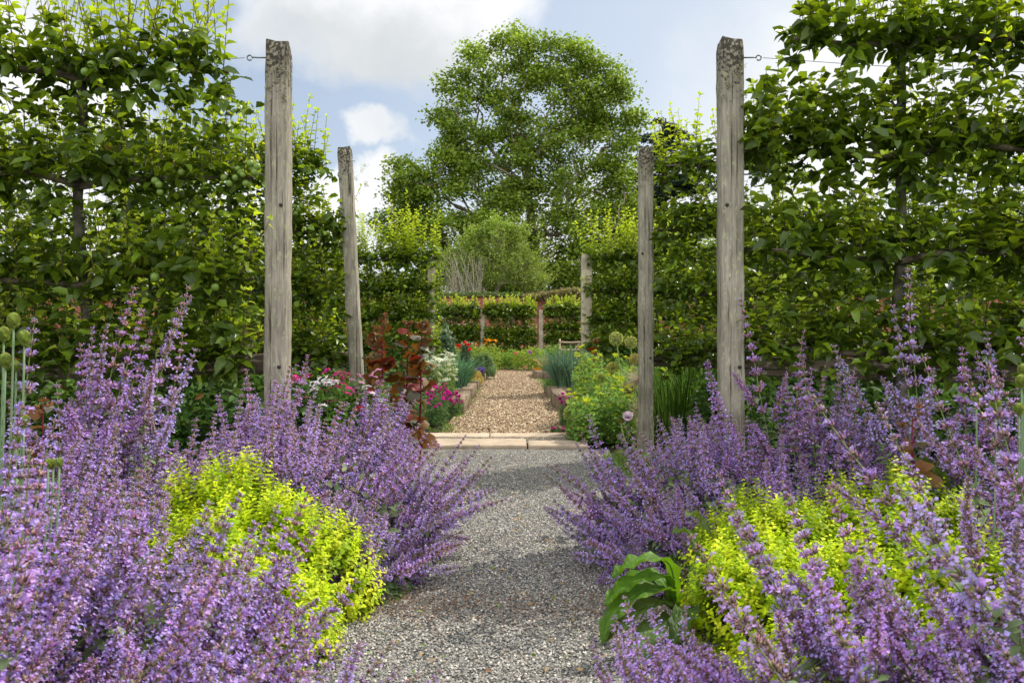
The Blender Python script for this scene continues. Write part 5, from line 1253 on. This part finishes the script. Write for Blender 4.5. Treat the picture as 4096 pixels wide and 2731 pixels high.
orach(PX(2385, 9.8), 9.8, 1.0, 'dark purple orach rising behind the yellow green umbels', 24, 1.0)
orach(PX(2330, 9.4), 9.4, .75, 'short dark orach beside the blue green leeks', 14, .9)
for i, (px, Y, h, lab) in enumerate(((2240, 14.0, .72, 'blue green leek clump nearest the path on the right bed'), (2262, 14.4, .78, 'blue green leek clump in the middle of the right bed'), (2290, 13.9, .66, 'blue green leek clump at the back right of the right bed'))):
    grass_clump('leek_clump', lab, 'leeks', PX(px + 8, Y), Y, .16, 130, h, .42, (.19, .33, .19), .012, .7, 'blue green leek clumps', .12)
for i, (px, Y, h, lab) in enumerate(((2195, 22.0, .5, 'yellowing leeks at the left of the far right bed'), (2222, 22.2, .55, 'yellowing leeks in the middle of the far right bed'), (2250, 22.0, .6, 'yellowing leeks at the right of the far right bed'))):
    grass_clump('yellowing_leek', lab, 'leeks', PX(px, Y), Y, .15, 60, h, .55, (.25, .36, .14), .012, 1.1, 'yellowing leeks', .14, (.72, .52, .16))
sprig_mound('low_herb', 'small fine green cushion beside the second right sleeper', 'herb', PX(2212, 14.1), 14.1, .2, .2, .16, 500, .03, 4, [(.2, .36, .07), (.14, .28, .05)], None, M_PLANT, .18, .06, tpl=diamond_template(.25))
for i, (x, Y, h, lab) in enumerate(((1.62, 7.9, 1.05, 'bright green sword leaves right of the second right post'), (1.95, 8.2, 1.1, 'bright green sword leaves further right behind the right rail'), (2.4, 8.0, 1.0, 'bright green sword leaves glimpsed under the right rail'))):
    grass_clump('sword_leaf_clump', lab, 'iris leaves', x, Y, 0, 90, h, .34, (.13, .25, .03), .009, .6, 'bright sword leaved clumps', .2)

# flower border at the foot of the far espaliers
far = [(-3.3, 'left of the red poppies'), (-2.0, 'behind the round bush'), (-1.0, 'left of the bare trunk'), (-.25, 'at the foot of the bare trunk'), (.6, 'right of the bare trunk'), (1.5, 'behind the yellowing leeks'), (2.6, 'behind the rustic frame'), (3.8, 'right of the rustic frame')]
for i, (x, wtxt) in enumerate(far):
    k = 'marigold' if i in (1, 2) else None
    flower_patch('border_plant', 'leafy yellow green border plant ' + wtxt, 'border plant', x, 27.3 + (i % 2) * .8, 0, .62, .5, .72 + .12 * (i % 3), 16, HD[k] if k else HD['yellowgreen'], (.25, .35, .08), (.2, .32, .05) if i % 2 else (.28, .38, .06), 1500, .11, True if k else False, group='border plants at the end of the path', hs=(1.5, 2.2), tpl=leaf_template(.3, .3))
_g = Geo()
ons = thing('seed_stalk_row', 'row of pale onion seed stalks before the brick wall', 'onions', (0, 33.6, 0))
for k in range(46):
    x = U(-4, 5); z = U(1.0, 1.65); g = Geo(); tube(g, [[x, 0, 0], [x + NRM(0, .03), 0, z]], [.014, .01], 4, (.5, .55, .36)); tube(g, [[x, 0, z - .02], [x, 0, z + .05], [x, 0, z + .11]], [.012, .05, .008], 6, (.7, .7, .5)); part('stalk', g, M_PLANT, ons)
# generic low bed planting further out, left and right
mid = [(-1.75, 8.6, .55, 'between the pinks and the second left row'), (-2.4, 10.2, .6, 'in the left garden behind the second row'), (-1.5, 12.3, .45, 'left of the white umbels'), (1.9, 11.0, .6, 'right of the yellow green umbels'), (2.6, 9.6, .6, 'behind the bright sword leaves'), (1.9, 13.9, .5, 'at the back of the leek bed'),
       (-2.3, 18.6, .7, 'left of the red poppies'), (2.0, 18.4, .6, 'beyond the leek bed'), (-3.5, 8.9, .6, 'deep in the left garden'), (3.6, 9.0, .6, 'deep in the right garden'), (-2.6, 5.4, .35, 'at the back of the nearest left row'), (2.6, 5.6, .5, 'between the two nearest right rows'), (3.6, 5.6, .5, 'at the far right between the two nearest rows'), (-3.6, 5.6, .45, 'at the far left between the two nearest rows'),
       (4.6, 9.6, .7, 'in the right garden beyond the outer espalier'), (5.6, 11.2, .75, 'further out in the right garden'), (3.6, 12.0, .7, 'in the right garden before the third row'), (6.8, 13.0, .8, 'at the outer end of the right garden'), (-4.6, 9.6, .7, 'in the left garden beyond the outer espalier'),
       (-5.6, 11.2, .75, 'further out in the left garden'), (-3.6, 12.0, .7, 'in the left garden before the third row'), (-6.8, 13.0, .8, 'at the outer end of the left garden'), (4.2, 7.6, .6, 'behind the outer right espalier'), (-4.2, 7.6, .6, 'behind the outer left espalier')]
for i, (x, y, h, wtxt) in enumerate(mid):
    flower_patch('leafy_perennial', ('bright' if i % 2 else 'mid') + ' green leafy perennial ' + wtxt, 'plant', x, y, .12 if 10.7 < y < 15 and abs(x) > .7 and abs(x) < 2.5 else 0, .5 if abs(x) < 3 else .75, .45, h, 10, None, (.2, .3, .08), (.15, .26, .05) if i % 2 else (.1, .2, .04), 1300, .075, False, group='leafy perennials')
# low weeds over the soil
def weeds(n):
    g = Geo(); x = U(-4.5, 4.5, n); y = 1 + 24 * U(0, 1, n) ** 1.5; ok = (abs(x) > np.where(y < 7.3, .88, .74) + NRM(0, .05, n)) & ~((y > 7.3) & (y < 8.35) & (abs(x) < 1.02)); x, y = x[ok], y[ok]; m = len(x)
    place(g, leaf_template(.5, .3, .1), np.stack([x, y, U(0, .05, m)], -1), rdir(m, -.1, .8), rdir(m, .3, 1), U(.03, .075, m), jit((.12, .2, .04), m, .3))
    o = part('ground_cover', g, M_PLANT); o['kind'] = 'stuff'; o['label'] = 'low green weeds and seedlings covering the soil of the borders'; o['category'] = 'ground cover'
weeds(26000)
for i, (x, y, wtxt) in enumerate(((-2.0, 4.75, 'under the nearest left rail by the post'), (-2.9, 4.75, 'under the nearest left rail at the trunk'), (-3.7, 4.8, 'under the nearest left rail at the edge of view'), (1.9, 4.75, 'under the nearest right rail by the trunk'), (2.8, 4.75, 'under the nearest right rail further out'), (3.6, 4.8, 'under the nearest right rail at the edge of view'),
                                  (-2.1, 7.1, 'under the second left rail'), (-3.2, 7.1, 'under the second left rail further out'), (2.2, 7.1, 'under the second right rail'), (3.2, 7.1, 'under the second right rail further out'), (-2.4, 15.0, 'under the third left row'), (-4.0, 15.0, 'under the third left row further out'), (2.6, 15.0, 'under the third right row'), (4.2, 15.0, 'under the third right row further out'))):
    flower_patch('dark_undergrowth', 'dark leafy undergrowth ' + wtxt, 'plant', x, y, 0, .62 if y < 10 else 1.0, .3, .66 if y < 10 else .85, 8, None, (.12, .2, .05), (.07, .14, .03), 1700, .085, False, group='undergrowth beneath the tree rows', leaftop=1.05)

# rustic frame
rf = thing('rustic_frame', 'rustic pole frame like a chair back beyond the leeks', 'frame', (PX(2285, 23.6), 23.6, 0)); WX = .68; hw = WX / 2
for x in (-hw, hw):
    g = Geo(); tube(g, [[x, 0, -.02], [x + .01, 0, .5], [x, .0, 1.08]], [.035, .032, .028], 7, (.42, .33, .22)); part('leg', g, M_BARK, rf, smooth=True)
for z in (.98, .76, .5):
    g = Geo(); tube(g, [[-hw - .02, -.03, z], [0, -.035, z - .012], [hw + .02, -.03, z + .01]], .026, 7, (.42, .33, .22)); part('rail', g, M_BARK, rf, smooth=True)
g = Geo(); tube(g, [[-.05, .03, .42], [.08, .03, .75], [hw - .02, .03, 1.0]], .022, 6, (.38, .3, .2)); part('brace', g, M_BARK, rf, smooth=True)
